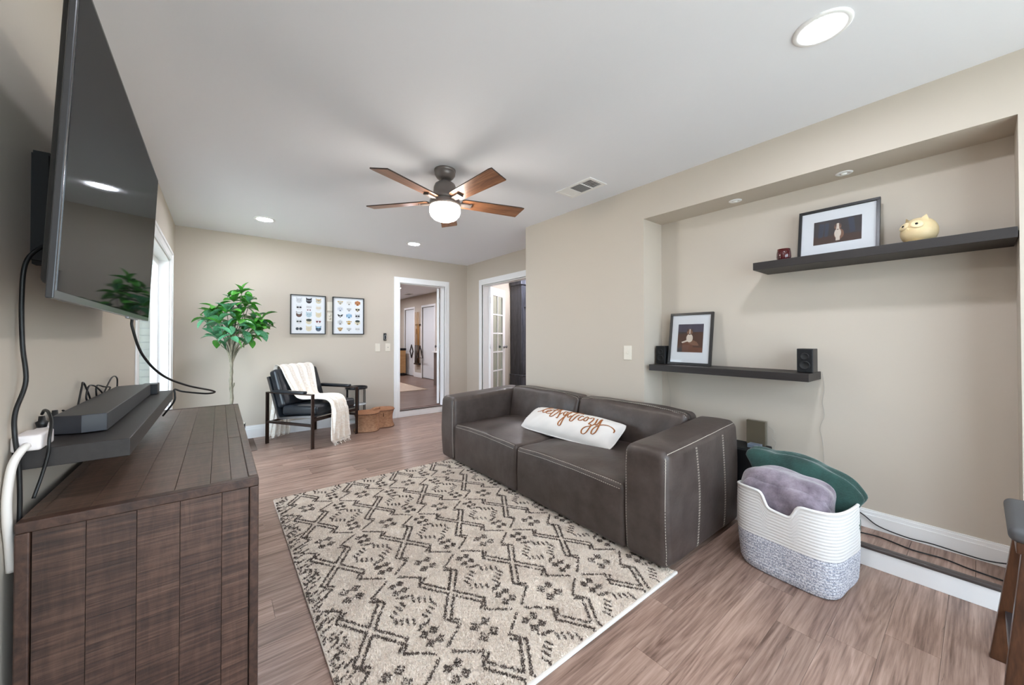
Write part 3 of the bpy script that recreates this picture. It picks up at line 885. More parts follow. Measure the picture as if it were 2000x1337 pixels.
LET = [[(-0.7,0.092),(-0.62,0.16),(-0.57,0.36),(-0.52,0.6),(-0.525,0.66),(-0.555,0.6),(-0.575,0.36),(-0.56,0.12),(-0.52,0.02),(-0.485,0.09)],
 [(-0.485,0.09),(-0.43,0.22),(-0.42,0.36),(-0.45,0.4),(-0.48,0.28),(-0.465,0.08),(-0.41,0.02),(-0.36,0.12)],
 [(-0.35,0.64),(-0.345,0.3),(-0.337,-0.05),(-0.306,-0.17),(-0.269,-0.1),(-0.255,0.08)],
 [(-0.42,0.42),(-0.34,0.46),(-0.27,0.48)],
 [(-0.262,0.66),(-0.28,0.54)],
 [(-0.261,0.078),(-0.246,0.261),(-0.246,0.472),(-0.238,0.599)],
 [(-0.238,0.501),(-0.185,0.289),(-0.163,0.078),(-0.155,-0.12),(-0.185,-0.106)],
 [(-0.163,0.078),(-0.148,0.261),(-0.117,0.331)],
 [(-0.042,0.416),(-0.095,0.43),(-0.087,0.261),(-0.057,0.148),(-0.026,0.233),(-0.034,0.444)],
 [(-0.034,0.444),(-0.011,-0.021),(-0.004,-0.472),(-0.026,-0.571),(-0.057,-0.501),(-0.057,-0.303),(-0.034,-0.035),(-0.004,0.134)],
 [(-0.004,0.134),(0.019,0.331),(0.026,0.458),(0.004,0.486),(0.019,0.261),(0.057,0.049),(0.087,0.063),(0.102,0.204)],
 [(0.117,0.543),(0.132,0.19),(0.132,-0.092),(0.155,-0.176),(0.185,-0.148),(0.201,0.021),(0.201,0.317),(0.201,0.444)],
 [(0.011,0.543),(0.095,0.585),(0.163,0.627),(0.238,0.585)],
 [(0.314,0.374),(0.276,0.402),(0.269,0.233),(0.276,0.078),(0.306,0.007),(0.337,0.049),(0.352,0.19)],
 [(0.375,0.43),(0.359,0.331),(0.367,0.176),(0.405,0.078),(0.428,0.176),(0.412,0.36),(0.375,0.43)],
 [(0.412,0.36),(0.458,0.345)],
 [(0.458,0.345),(0.481,0.416),(0.518,0.388),(0.526,0.219),(0.503,-0.021),(0.541,-0.035),(0.564,-0.19),(0.556,-0.529),(0.518,-0.684),(0.473,-0.67),(0.458,-0.501),(0.488,-0.289),(0.556,-0.148),(0.602,0.049),(0.602,0.261)],
 [(0.586,0.416),(0.602,0.204),(0.609,0.063),(0.639,0.007),(0.655,0.176),(0.647,0.402),(0.662,0.472)],
 [(0.662,0.444),(0.692,0.063),(0.692,-0.345),(0.662,-0.529),(0.632,-0.529),(0.624,-0.374),(0.639,-0.176),(0.685,0.021),(0.745,0.162),(0.821,0.247),(0.882,0.233),(0.927,0.148),(0.935,-0.007)]]
mb = MB()
for st_ in LET:
    Q = cr([(x, y_, 0) for x, y_ in st_], 8) if len(st_) > 2 else [Vector((*st_[0], 0)), Vector((*st_[1], 0))]
    P3 = []; rr = []
    for i, q in enumerate(Q):
        u, v = q.x, (q.y if q.y < .3 else .3 + (q.y - .3) * 1.45)
        u = min(max(u, -.97), .97); v = min(max(v, -.97), .985)
        P3.append((u, v))
        d = Q[min(i + 1, len(Q) - 1)] - Q[max(i - 1, 0)]
        down = abs(d.y) * PH / (math.hypot(d.x * PL, d.y * PH) + 1e-6)
        rr.append(.0026 + .0036 * down)
    for i in range(len(P3) - 1):
        a = pil(*P3[i], 1); b_ = pil(*P3[i + 1], 1)
        t_ = (b_ - a)
        if t_.length < 1e-6: continue
        n_ = pw; s_ = t_.cross(n_).normalized()
        e = t_.normalized() * .0012
        mb.add([a - e + s_ * rr[i] + pw * .002, a - e - s_ * rr[i] + pw * .002, b_ + e - s_ * rr[i + 1] + pw * .002, b_ + e + s_ * rr[i + 1] + pw * .002], [(0, 1, 2, 3)])
mb.build('lettering', M_LETTER, pl, recalc=False, solid=.0012)

# ------------------------------------------------------------------ rug
RGX0, RGX1, RGY0, RGY1 = .318, 1.842, .968, 3.222
rug = thing('area_rug', 'cream shag rug with dark brown diamond lattice under the sofa', 'rug', ((RGX0 + RGX1) / 2, (RGY0 + RGY1) / 2, 0))
M_RUGC = mat('cream_pile', (216, 202, 189), .95, col2=(232, 221, 209), scale=(5, 5, 5), sheen=.3)
M_RUGD = mat('dark_brown_pile', (98, 84, 76), .95, col2=(78, 66, 59), scale=(30, 30, 30))
MB().cbox(RGX0, RGX1, RGY0, RGY1, .0005, .011, .004).build('backing', M_RUGC, rug)
MB().cbox(RGX0 - .004, RGX1 + .004, RGY0 - .010, RGY0 + .003, .0005, .013, .003).build('bound_edge', mat('white_binding', (225, 220, 214), .8), rug)
segs = []   # (x0,y0,x1,y1,w)
hx, hy = .185, .275
def stroke(pts, w_=.0062):
    for a, b_ in zip(pts, pts[1:]): segs.append((*a, *b_, w_))
nodesx = [.49 + .37 * i for i in range(-1, 5)]; nodesy = [.985 + .55 * i for i in range(-1, 6)]
for X in nodesx:
    for Y in nodesy:
        for sx in (-1, 1):
            for sy in (-1, 1):
                T = lambda a, b_: (X + sx * a, Y + sy * b_)
                d = .0125
                stroke([T(d * 1.25, -.0), T(.091 + d * .9, .136 - d * .75), T(.064, .190)], .0054)
                stroke([T(-.0, d * 1.9), T(.091 - d * .9, .136 + d * .6), T(.052, .170)], .0054)
                stroke([T(.064, .186), T(.158, .260)], .0050)
        def flower(cx, cy, s=1.0):
            for sx in (-1, 1):
                for sy in (-1, 1):
                    for k in range(3):
                        o_ = (k - 1) * .0135 * s
                        bx, by = cx + sx * .026 * s + o_ * .75, cy + sy * .034 * s + o_ * .75
                        l_ = .013 * s
                        stroke([(bx - l_ * .75, by + l_ * .85), (bx + l_ * .75, by - l_ * .85)], .0047)
        flower(X, Y + hy, .95)
        cx, cy = X + hx, Y
        for s2 in (-1, 1):
            flower(cx, cy + s2 * .178, .78)
            for sx in (-1, 1):
                for k in range(4):
                    bx = cx + sx * (.026 + .021 * k); by = cy + s2 * (.066 - .015 * k)
                    stroke([(bx - .004 * sx, by - .018 * s2), (bx + .004 * sx, by + .012 * s2)], .0047)
            for k in range(3):
                stroke([(cx - .028 + .02 * k, cy + s2 * (.118 - .006 * k)), (cx - .010 + .02 * k, cy + s2 * (.098 - .004 * k))], .0047)
# side border strokes on the left
for k in range(42):
    yy = RGY0 + .04 + k * .053
    if yy < RGY1 - .05:
        stroke([(RGX0 + .015, yy), (RGX0 + .05, yy + .022)], .0045)
        if k % 3: stroke([(RGX0 + .045, yy - .008), (RGX0 + .082, yy + .012)], .0045)
S = np.array([s for s in segs if RGX0 - .02 < s[0] < RGX1 + .02 and RGY0 - .02 < s[1] < RGY1 + .02])
NB_ = 320000
bx = rng.uniform(RGX0 + .004, RGX1 - .004, NB_); by = rng.uniform(RGY0 + .004, RGY1 - .004, NB_)
dark = np.zeros(NB_, bool)
jx = bx + rng.normal(0, .0014, NB_); jy = by + rng.normal(0, .0014, NB_)
for x0, y0, x1, y1, w_ in S:
    mk = np.where((jx > min(x0, x1) - .01) & (jx < max(x0, x1) + .01) & (jy > min(y0, y1) - .01) & (jy < max(y0, y1) + .01))[0]
    if len(mk) == 0: continue
    dx, dy = x1 - x0, y1 - y0; l2 = dx * dx + dy * dy + 1e-12
    tt = np.clip(((jx[mk] - x0) * dx + (jy[mk] - y0) * dy) / l2, 0, 1)
    dd = np.hypot(jx[mk] - x0 - tt * dx, jy[mk] - y0 - tt * dy)
    dark[mk[dd < w_]] = True
def pile(name, sel, m, wdt, hgt):
    n = int(sel.sum()); a = rng.uniform(0, 2 * np.pi, n); w2 = wdt * rng.uniform(.7, 1.3, n) / 2
    lx = rng.normal(0, .0035, n); ly = rng.normal(0, .0035, n); hh = hgt * rng.uniform(.6, 1.15, n)
    V = np.zeros((n, 3, 3))
    V[:, 0] = np.stack([bx[sel] - np.cos(a) * w2, by[sel] - np.sin(a) * w2, np.full(n, .0102)], 1)
    V[:, 1] = np.stack([bx[sel] + np.cos(a) * w2, by[sel] + np.sin(a) * w2, np.full(n, .0102)], 1)
    V[:, 2] = np.stack([bx[sel] + lx, by[sel] + ly, .0105 + hh], 1)
    V -= np.array([(RGX0 + RGX1) / 2, (RGY0 + RGY1) / 2, 0])
    me = bpy.data.meshes.new(name)
    me.vertices.add(n * 3); me.vertices.foreach_set('co', V.reshape(-1))
    me.loops.add(n * 3); me.loops.foreach_set('vertex_index', np.arange(n * 3))
    me.polygons.add(n); me.polygons.foreach_set('loop_start', np.arange(n) * 3); me.polygons.foreach_set('loop_total', np.full(n, 3))
    me.update(); me.validate(); me.materials.append(m)
    o = bpy.data.objects.new(name, me); COL.objects.link(o); o.parent = rug; o['kind'] = 'stuff'
    return o
pile('pile', ~dark, M_RUGC, .0060, .006)
pile('lattice_pile', dark, M_RUGD, .0080, .0070)

# thin mat beyond the dresser
tag(MB().cbox(-.36, .325, 4.78, 5.36, .0005, .010, .003).build('floor_mat', mat('grey_brown_mat', (120, 104, 94), .8, col2=(104, 88, 79), scale=(20, 60, 20))), 'thin grey brown floor mat by the patio window, beyond the dresser', 'mat')

# ------------------------------------------------------------------ dresser
DX_0, DX_1, DY_0, DY_1, DZ = -.367, .097, 1.36, 2.97, .78
dr = thing('dresser', 'rustic dark brown plank dresser under the television', 'dresser', ((DX_0 + DX_1) / 2, (DY_0 + DY_1) / 2, 0))
fw = .025
mb = MB().box(DX_0 + .004, DX_1 - .02, DY_0 + .02, DY_1 - .02, .02, DZ - .02)
mb.build('carcass', M_SUB, dr)
# frame boards round each end and the top
for ya, yb in ((DY_0, DY_0 + .03), (DY_1 - .03, DY_1)):
    MB().cbox(DX_0, DX_1, ya, yb, DZ - fw, DZ, .003).build('end_rail', M_DRES_F, dr)
    MB().cbox(DX_0, DX_0 + fw - .002, ya, yb, 0, DZ - fw, .003).build('end_stile', M_DRES_F, dr)
    MB().cbox(DX_1 - fw + .002, DX_1, ya, yb, 0, DZ - fw, .003).build('end_stile', M_DRES_F, dr)
MB().cbox(DX_0, DX_0 + fw, DY_0 + .03, DY_1 - .03, DZ - fw, DZ, .003).build('edge_board', M_DRES_T, dr)
MB().cbox(DX_1 - fw, DX_1, DY_0 + .03, DY_1 - .03, DZ - fw, DZ, .003).build('edge_board', M_DRES_T, dr)
ps_ = [DX_0 + fw, -.257, -.168, -.083, .008, DX_1 - fw]
for i, (a, b_) in enumerate(zip(ps_, ps_[1:])):
    MB().cbox(a + .0004, b_ - .0004, DY_0 + .003 + random.uniform(0, .0015), DY_0 + .022, .03, DZ - fw - .0006, .0008).build('end_plank', M_DRES_B if i in (1, 3) else M_DRES, dr)
    MB().cbox(a + .0008, b_ - .0008, DY_1 - .022, DY_1 - .004, .03, DZ - fw - .001, .002).build('end_plank', M_DRES, dr)
ts_ = [DX_0 + fw, -.256, -.175, -.097, -.019, .03, DX_1 - fw]
for i, (a, b_) in enumerate(zip(ts_, ts_[1:])):
    brk = [DY_0 + .03] + ([random.uniform(1.9, 2.5)] if i % 2 else []) + [DY_1 - .03]
    for ya, yb in zip(brk, brk[1:]):
        MB().cbox(a + .0004, b_ - .0004, ya + .0004, yb - .0004, DZ - .022, DZ - .0012 + random.uniform(0, .0008), .0007).build('top_plank', M_DRES_T, dr)
for k in range(3):
    ya = DY_0 + .045 + k * .508; yb = ya + .50
    d = MB().cbox(DX_1 - .022, DX_1 - .004, ya, yb, .05, DZ - .035, .003).build('door', M_DRES, dr)
    MB().tube([(DX_1 - .004, yb - .05, .36), (DX_1 + .02, yb - .05, .36), (DX_1 + .02, yb - .05, .48), (DX_1 - .004, yb - .05, .48)], .005).build('handle', M_BLACK, d)

# ------------------------------------------------------------------ television and wall shelf
M_SCREEN = bpy.data.materials.new('tv_screen'); M_SCREEN.use_nodes = True
_n, _l = M_SCREEN.node_tree.nodes, M_SCREEN.node_tree.links
_n.remove(_n['Principled BSDF'])
_d = _n.new('ShaderNodeBsdfDiffuse'); _d.inputs[0].default_value = (.006, .006, .007, 1)
_g = _n.new('ShaderNodeBsdfGlossy'); _g.inputs['Roughness'].default_value = .04
_m = _n.new('ShaderNodeMixShader'); _m.inputs[0].default_value = .17
_l.new(_d.outputs[0], _m.inputs[1]); _l.new(_g.outputs[0], _m.inputs[2]); _l.new(_m.outputs[0], _n['Material Output'].inputs[0])
tv = thing('television', 'large black flat screen television tilted down on the left wall', 'television', (-.247, 1.674, 1.279))
tv_t = .045
def tvp(a, b_, c_):
    """a along width 0..1.23, b up, c out of screen"""
    ax = Vector((-.0066, 1, 0)); up = Vector((math.sin(tv_t), 0, math.cos(tv_t))); n_ = Vector((math.cos(tv_t), 0, -math.sin(tv_t)))
    return tuple(Vector((-.243, 1.059, 1.279)) + ax * a + up * b_ + n_ * c_)
TW, TH = 1.23, .641
MB().cbox(0, TW, 0, TH, -.011, 0, .002).move(tvp).build('panel', mat('tv_bezel', (40, 40, 42), .25), tv)
MB().box(.010, TW - .010, .016, TH - .010, .0, .0008).move(tvp).build('screen', M_SCREEN, tv)
MB().rbox(.05, TW - .05, .03, TH - .03, -.032, -.010, .012, 2, (2, 2, 1)).move(tvp).build('rear_housing', M_BLACKM, tv)
MB().cbox(TW * .62, TW * .78, -.006, .002, -.010, -.001, .002).move(tvp).build('sensor_bar', M_METAL, tv)
mb = MB().prism([(LW + .001, 1.40), (LW + .03, 1.40), (LW + .06, 1.44), (-.29, 1.45), (-.285, 1.62), (LW + .07, 1.66), (LW + .03, 1.70), (LW + .001, 1.70)], 1.53, 1.56, 'y')
mb.prism([(LW + .001, 1.40), (LW + .03, 1.40), (LW + .06, 1.44), (-.29, 1.45), (-.285, 1.62), (LW + .07, 1.66), (LW + .03, 1.70), (LW + .001, 1.70)], 1.80, 1.83, 'y')
mb.box(LW + .001, LW + .03, 1.52, 1.84, 1.41, 1.69)
mb.build('mount_bracket', M_BLACKM, tv)

SHX, SHY0, SHY1, SHZ0, SHZ1 = -.19, 1.428, 2.595, .886, .933
tag(MB().cbox(LW, SHX, SHY0, SHY1, SHZ0, SHZ1, .0015).build('floating_shelf', M_SHELF), 'black floating shelf under the television holding the soundbar', 'shelf')
sb = thing('soundbar', 'dark grey soundbar lying on the shelf under the television', 'soundbar', (-.31, 2.0, SHZ1))
poly = [(-.366, 1.590), (-.306, 1.566), (-.257, 1.574), (-.257, 2.42), (-.306, 2.43), (-.366, 2.405)]
MB().prism(poly, SHZ1 + .003, SHZ1 + .054, 'z').build('body', mat('soundbar_grey', (47, 47, 51), .45), sb, bevel=.002)
MB().prism([(-.2575, 1.576), (-.2562, 1.578), (-.2562, 2.418), (-.2575, 2.42)], SHZ1 + .005, SHZ1 + .052, 'z').build('grille', mat('soundbar_grille', (52, 52, 54), .7, bump=.3, bump_scale=(400, 400, 400)), sb)
MB().box(-.35, -.27, 1.62, 1.66, SHZ1, SHZ1 + .003).box(-.35, -.27, 2.32, 2.36, SHZ1, SHZ1 + .003).build('feet', M_BLACK, sb)
tag(MB().cbox(-.29, -.235, 2.45, 2.53, SHZ1, SHZ1 + .050, .003).build('media_box', M_BLACK), 'small black box on the shelf past the soundbar end', 'media player')

psx = thing('power_strip', 'white power strip at the near end of the black shelf', 'power strip', (-.365, 1.6, SHZ1))
MB().rbox(-.388, -.340, 1.408, 1.500, SHZ1, SHZ1 + .038, .006, 2, (1, 1, 1)).build('head', mat('white_plastic', (232, 224, 222), .4), psx)
MB().rbox(-.386, -.368, 1.50, 1.80, SHZ1, SHZ1 + .032, .005, 2, (1, 1, 1)).build('body', mat('white_plastic', (232, 224, 222), .4), psx)
for yy in (1.56, 1.66):
    MB().lathe([(.009, SHZ1 + .032), (.012, SHZ1 + .046), (.007, SHZ1 + .05), (.006, SHZ1 + .062)], cx=-.376, cy=yy, seg=12).build('plug', M_BLACK, psx)

def cord(name, label, pts, r, m, n=8, cat='cable', group=None):
    o = MB().tube(cr(pts, n), r, 7).build(name, m)
    return tag(o, label, cat, group)
M_WIRE = mat('black_rubber', (20, 20, 21), .45)
cord('television_cable', 'thick black television power cord hanging down the left wall', [(-.345, 1.515, 1.462), (-.355, 1.47, 1.44), (-.372, 1.43, 1.39), (-.378, 1.43, 1.30), (-.376, 1.43, 1.19), (-.372, 1.437, 1.10), (-.380, 1.41, 1.03), (-.376, 1.392, .98), (-.372, 1.403, .90), (-.372, 1.41, .80), (-.374, 1.41, .72)], .0045, M_WIRE)
cord('strip_cord', 'flat white cord curling from the power strip behind the dresser', [(-.362, 1.408, .948), (-.366, 1.392, .94), (-.376, 1.382, .91), (-.380, 1.372, .85), (-.380, 1.372, .79), (-.381, 1.39, .72), (-.381, 1.40, .66)], .008, mat('white_cord', (226, 220, 214), .5))
cord('adapter_cord', 'thin black adapter cord looping off the white power strip', [(-.376, 1.56, 1.000), (-.368, 1.545, 1.012), (-.350, 1.50, 1.010), (-.335, 1.455, .99), (-.330, 1.420, .955), (-.331, 1.418, .92), (-.340, 1.416, .87), (-.350, 1.405, .82)], .0035, M_WIRE)
cord('antenna_cable', 'black cable looping from the television bottom out past the shelf', [(-.258, 1.95, 1.275), (-.256, 1.95, 1.24), (-.235, 2.0, 1.14), (-.19, 2.12, 1.05), (-.12, 2.28, .985), (-.035, 2.45, .935), (-.02, 2.52, .915), (-.06, 2.58, .905), (-.15, 2.61, .92), (-.184, 2.606, .935), (-.183, 2.602, .91), (-.187, 2.602, .87), (-.23, 2.62, .80)], .0045, M_WIRE)
cord('coiled_cable', 'tangled thin black cable behind the soundbar', [(-.374, 1.72, .985), (-.372, 1.83, .955), (-.372, 1.90, 1.03), (-.374, 1.93, 1.05), (-.372, 1.98, 1.01), (-.370, 2.02, .96), (-.372, 1.96, .99), (-.372, 1.99, 1.03), (-.371, 2.08, 1.02), (-.372, 2.2, .975), (-.373, 2.12, .965), (-.372, 2.1, 1.02), (-.372, 2.22, 1.005), (-.371, 2.32, .99), (-.372, 2.2, .97), (-.372, 2.35, 1.03), (-.371, 2.45, 1.02), (-.372, 2.46, .96)], .0028, M_WIRE, 7)
tag(MB().cbox(-.384, -.368, 1.86, 1.96, SHZ1 + .0, SHZ1 + .03, .002).build('cable_box', M_BLACK), 'slim black adapter box behind the soundbar beside the wall', 'adapter')

# ------------------------------------------------------------------ recess shelves and what stands on them
tag(MB().cbox(RW, NB, N0 + .004, .895, 1.636, 1.683, .0015).build('floating_shelf', M_SHELF), 'black floating shelf high in the recess holding an owl', 'shelf')
tag(MB().cbox(RW, NB, .614, 1.628, .944, .991, .0015).build('floating_shelf', M_SHELF), 'black floating shelf low in the recess with two small speakers', 'shelf')
LZ, UZ = .991, 1.683

def speaker(y_, x, label):
    t = thing('bookshelf_speaker', label, 'speaker', (x, y_, LZ), -math.pi / 2, 'small speakers on the low recess shelf')
    MB().cbox(-.040, .040, 0, .10, 0, .145, .003).build('cabinet', M_BLACK, t, local=True)
    MB().cbox(-.036, .036, -.005, 0, .005, .14, .002).build('grille', mat('speaker_cloth', (14, 14, 16), .9, bump=.4, bump_scale=(500, 500, 500)), t, local=True)
    for z, r in ((.098, .022), (.045, .027)):
        MB().lathe([(r, 0), (r, .0015), (r * .8, .0035), (r * .75, .0015), (.0001, .0025)], seg=20).move(lambda a, b_, c_: (a, -.005 - c_, b_)).build('driver', M_BLACKM, t, local=True).location = (0, 0, z)
    return t
speaker(.655, 2.80, 'small black speaker at the right end of the low recess shelf')
speaker(1.612, 2.845, 'small black speaker half behind the upright framed dog photo')

def frame_thing(label, cx, y0, y1, z0, h_, lean, fw_, matw, shapes):
    """leaning picture facing -x; y0<y1; lean: run of the top towards the wall"""
    t = thing('framed_photo', label, 'picture frame', (cx, (y0 + y1) / 2, z0), -math.pi / 2)
    W_ = y1 - y0
    ang = math.asin(lean / h_)
    Rm = Matrix.Rotation(-ang, 4, 'X')
    mv = lambda a, b_, c_: tuple(Rm @ Vector((a, b_, c_)))
    mb = MB(); hw = W_ / 2
    mb.cbox(-hw, hw, -.010, .010, 0, fw_, .0015).cbox(-hw, hw, -.010, .010, h_ - fw_, h_, .0015).cbox(-hw, -hw + fw_, -.010, .010, fw_, h_ - fw_, .0015).cbox(hw - fw_, hw, -.010, .010, fw_, h_ - fw_, .0015)
    mb.move(mv).build('frame', mat('black_frame', (26, 25, 26), .35), t, local=True)
    MB().box(-hw + fw_ * .6, hw - fw_ * .6, .0, .004, fw_ * .6, h_ - fw_ * .6).move(mv).build('mat_board', M_PAPER, t, local=True)
    px0, px1, pz0, pz1 = matw
    ph = MB().box(px0, px1, -.0012, 0, pz0, pz1).move(mv).build('photo', shapes[0], t, local=True)
    yy = -.0016
    for nm, poly, m in shapes[1]:
        pts = [(px0 + a * (px1 - px0), pz0 + b_ * (pz1 - pz0)) for a, b_ in poly]
        MB().prism(pts, yy, yy + .0004, 'y').move(mv).build(nm, m, ph, local=True)
        yy -= .0002
    MB().box(-hw + fw_ * .9, hw - fw_ * .9, -.0062, -.0050, fw_ * .9, h_ - fw_ * .9).move(mv).build('glass', M_GLASSP, t, local=True)
    return t
M_PH1 = mat('photo_dark', (38, 28, 28), .6, col2=(58, 50, 58), scale=(9, 9, 9))
M_FURW = mat('print_white_fur', (214, 200, 186), .7); M_FURB = mat('print_brown_fur', (128, 92, 72), .7)
M_FURD = mat('print_dark_fur', (72, 52, 46), .7); M_JEAN = mat('print_blue_grey', (52, 58, 74), .7)
M_COUCH = mat('print_couch', (74, 44, 32), .7); M_COUCH2 = mat('print_couch_light', (104, 62, 44), .7); M_HAZE = mat('print_slate', (70, 66, 82), .7)
M_FLR = mat('print_floor', (66, 42, 32), .7)
def E_(cx, cy, rx, ry, n=16): return ellipse(cx, cy, rx, ry, n)
dog_sit = [('backdrop', [(0, .45), (1, .45), (1, .98), (0, .98)], M_PH1), ('ground', [(0, .0), (1, 0), (1, .3), (0, .34)], M_FLR),
    ('trouser_leg', [(.10, .28), (.20, .30), (.23, .85), (.12, .9)], M_JEAN), ('trouser_leg', [(.24, .3), (.31, .3), (.34, .88), (.25, .88)], M_JEAN), ('trouser_leg', [(.78, .32), (.88, .36), (.84, .95), (.72, .95)], M_JEAN),
    ('dog_body', E_(.545, .34, .105, .22), M_FURB), ('dog_chest', E_(.52, .38, .07, .20), M_FURW), ('dog_legs', [(.48, .08), (.57, .08), (.56, .34), (.49, .34)], M_FURW),
    ('dog_head', E_(.52, .66, .075, .14), M_FURB), ('dog_muzzle', [(.485, .54), (.555, .54), (.54, .80), (.50, .80)], M_FURW), ('dog_ear', [(.455, .66), (.475, .78), (.49, .68)], M_FURD), ('dog_ear', [(.585, .66), (.565, .78), (.55, .68)], M_FURD), ('dog_nose', E_(.52, .535, .012, .02, 8), M_BLACKM)]
dog_lie = [('wall', [(0, .72), (1, .72), (1, 1), (0, 1)], M_HAZE), ('couch_back', [(0, .15), (1, .15), (1, .70), (.85, .72), (.1, .66), (0, .62)], M_COUCH), ('couch_arm', [(.2, 0), (.62, 0), (.62, .34), (.52, .40), (.3, .40), (.2, .34)], M_COUCH2), ('couch_seat', [(.6, .0), (1, 0), (1, .16), (.6, .18)], M_COUCH2),
    ('dog_body', [(.42, .38), (.60, .44), (.78, .36), (.86, .24), (.66, .24), (.46, .30)], M_FURB), ('dog_chest', E_(.48, .50, .13, .15), M_FURW), ('dog_paw', [(.16, .36), (.34, .42), (.42, .48), (.40, .38), (.2, .32)], M_FURW),
    ('dog_head', E_(.48, .72, .12, .10), M_FURB), ('dog_blaze', [(.46, .60), (.50, .60), (.50, .82), (.47, .82)], M_FURW), ('dog_ear', [(.36, .72), (.38, .85), (.44, .78)], M_FURD), ('dog_ear', [(.60, .72), (.58, .84), (.53, .78)], M_FURD), ('dog_nose', E_(.48, .635, .025, .02, 8), M_BLACKM)]
frame_thing('wide black frame with photo of a sitting dog on the high recess shelf', 2.855, .333, .700, UZ, .312, .055, .016, (-.108, .108, .085, .232), (M_PH1, dog_sit))
frame_thing('upright black frame with photo of a dog on a couch, low recess shelf', 2.868, 1.228, 1.562, LZ, .412, .06, .018, (-.098, .098, .100, .322), (M_PH1, dog_lie))

# cup
cu = thing('candle_cup', 'dark red glass votive cup on the high recess shelf', 'cup', (2.82, .762, UZ))
prof = [(.026, .0), (.034, .006), (.0385, .030), (.0375, .055), (.034, .080), (.031, .080), (.034, .055), (.035, .030), (.030, .010), (.0001, .010)]
MB().lathe(prof, seg=32).build('vessel', mat('dark_red_glaze', (70, 12, 18), .08, coat=.6), cu, local=True)
MB().lathe([(.0305, .0805), (.0335, .0815), (.0345, .080)], seg=32, cap=False).build('rim', mat('rim_red', (96, 24, 26), .15), cu, local=True)

# owl
ow = thing('owl_figurine', 'round cream ceramic owl with big ringed eyes on the high shelf', 'figurine', (2.835, .187, UZ), math.radians(-118))
M_OWL = mat('cream_ceramic', (226, 204, 160), .45, col2=(214, 190, 146), scale=(12, 12, 12))
def owl_body(a, b_):
    th = 2 * math.pi * a; ph = math.pi * (b_ - .5)
    r = .068 * (1 - .06 * math.sin(ph))
    x = r * max(0, math.cos(ph)) ** .82 * math.cos(th); y_ = r * max(0, math.cos(ph)) ** .82 * math.sin(th); z = .068 + .068 * math.sin(ph)
    return (x, y_, max(z, .004))
MB().grid(owl_body, 36, 22, closed_u=True).build('body', M_OWL, ow, local=True)
for s in (-1, 1):
    MB().add([(s * .016, -.030, .122), (s * .050, -.014, .112), (s * .030, .008, .124), (s * .042, -.018, .144)], [(0, 1, 3), (1, 2, 3), (2, 0, 3), (0, 2, 1)]).build('ear', M_OWL, ow, local=True)
    c_ = Vector((s * .024, -.052, .092)); n_ = (c_ - Vector((0, 0, .066))).normalized()
    Rq = Vector((0, 0, 1)).rotation_difference(n_).to_matrix()
    e = MB().lathe([(.0245, -.010), (.0245, .004), (.020, .007), (.0001, .0055)], seg=22).move(lambda a, b_, d_: tuple(Rq @ Vector((a, b_ * .85, d_)) + Vector((0, 0, .066)) + n_ * .0665)).build('eye_ring', mat('pale_ring', (234, 214, 172), .5), ow, local=True)
    MB().lathe([(.0055, .004), (.0055, .0085), (.0001, .0095)], seg=12).move(lambda a, b_, d_: tuple(Rq @ Vector((a, b_, d_)) + Vector((0, 0, .066)) + n_ * .0665)).build('pupil', M_BLACKM, e, local=True)
MB().add([(-.007, -.064, .084), (.007, -.064, .084), (0, -.066, .066), (0, -.082, .078)], [(0, 1, 3), (1, 2, 3), (2, 0, 3)]).build('beak', M_OWL, ow, local=True)
MB().rbox(-.030, -.006, -.058, -.030, 0, .014, .006, 2, (1, 1, 1)).rbox(.006, .030, -.058, -.030, 0, .014, .006, 2, (1, 1, 1)).build('feet', M_OWL, ow, local=True)

# amplifier and what it stands on
sw = thing('subwoofer', 'black box speaker on the recess step, half hidden by sofa and basket', 'speaker', (2.84, .98, ST))
MB().cbox(2.745, 2.95, .87, 1.09, ST + .012, .468, .006).build('cabinet', M_BLACKM, sw)
MB().cbox(2.738, 2.745, .88, 1.08, ST + .02, .46, .003).build('grille', M_BLACK, sw)
MB().box(2.75, 2.78, .88, .91, ST, ST + .012).box(2.75, 2.78, 1.05, 1.08, ST, ST + .012).box(2.91, 2.94, .88, .91, ST, ST + .012).box(2.91, 2.94, 1.05, 1.08, ST, ST + .012).build('feet', M_BLACKM, sw)
am = thing('amplifier', 'slim brown grey amplifier standing on edge behind the sofa arm', 'amplifier', (2.925, .95, .468))
MB().cbox(2.905, 2.932, .898, 1.010, .468, .632, .002).build('case', mat('amp_brown', (92, 84, 70), .35), am)
MB().cbox(2.932, 2.944, .895, 1.012, .468, .634, .002).build('back_plate', mat('amp_silver', (168, 162, 150), .35, metal=.6), am)
tag(MB().cbox(2.80, 2.86, .90, .97, .468, .492, .002).build('receiver_box', mat('blue_grey_plastic', (112, 122, 136), .35)), 'small blue grey device lying in front of the standing amplifier', 'device')

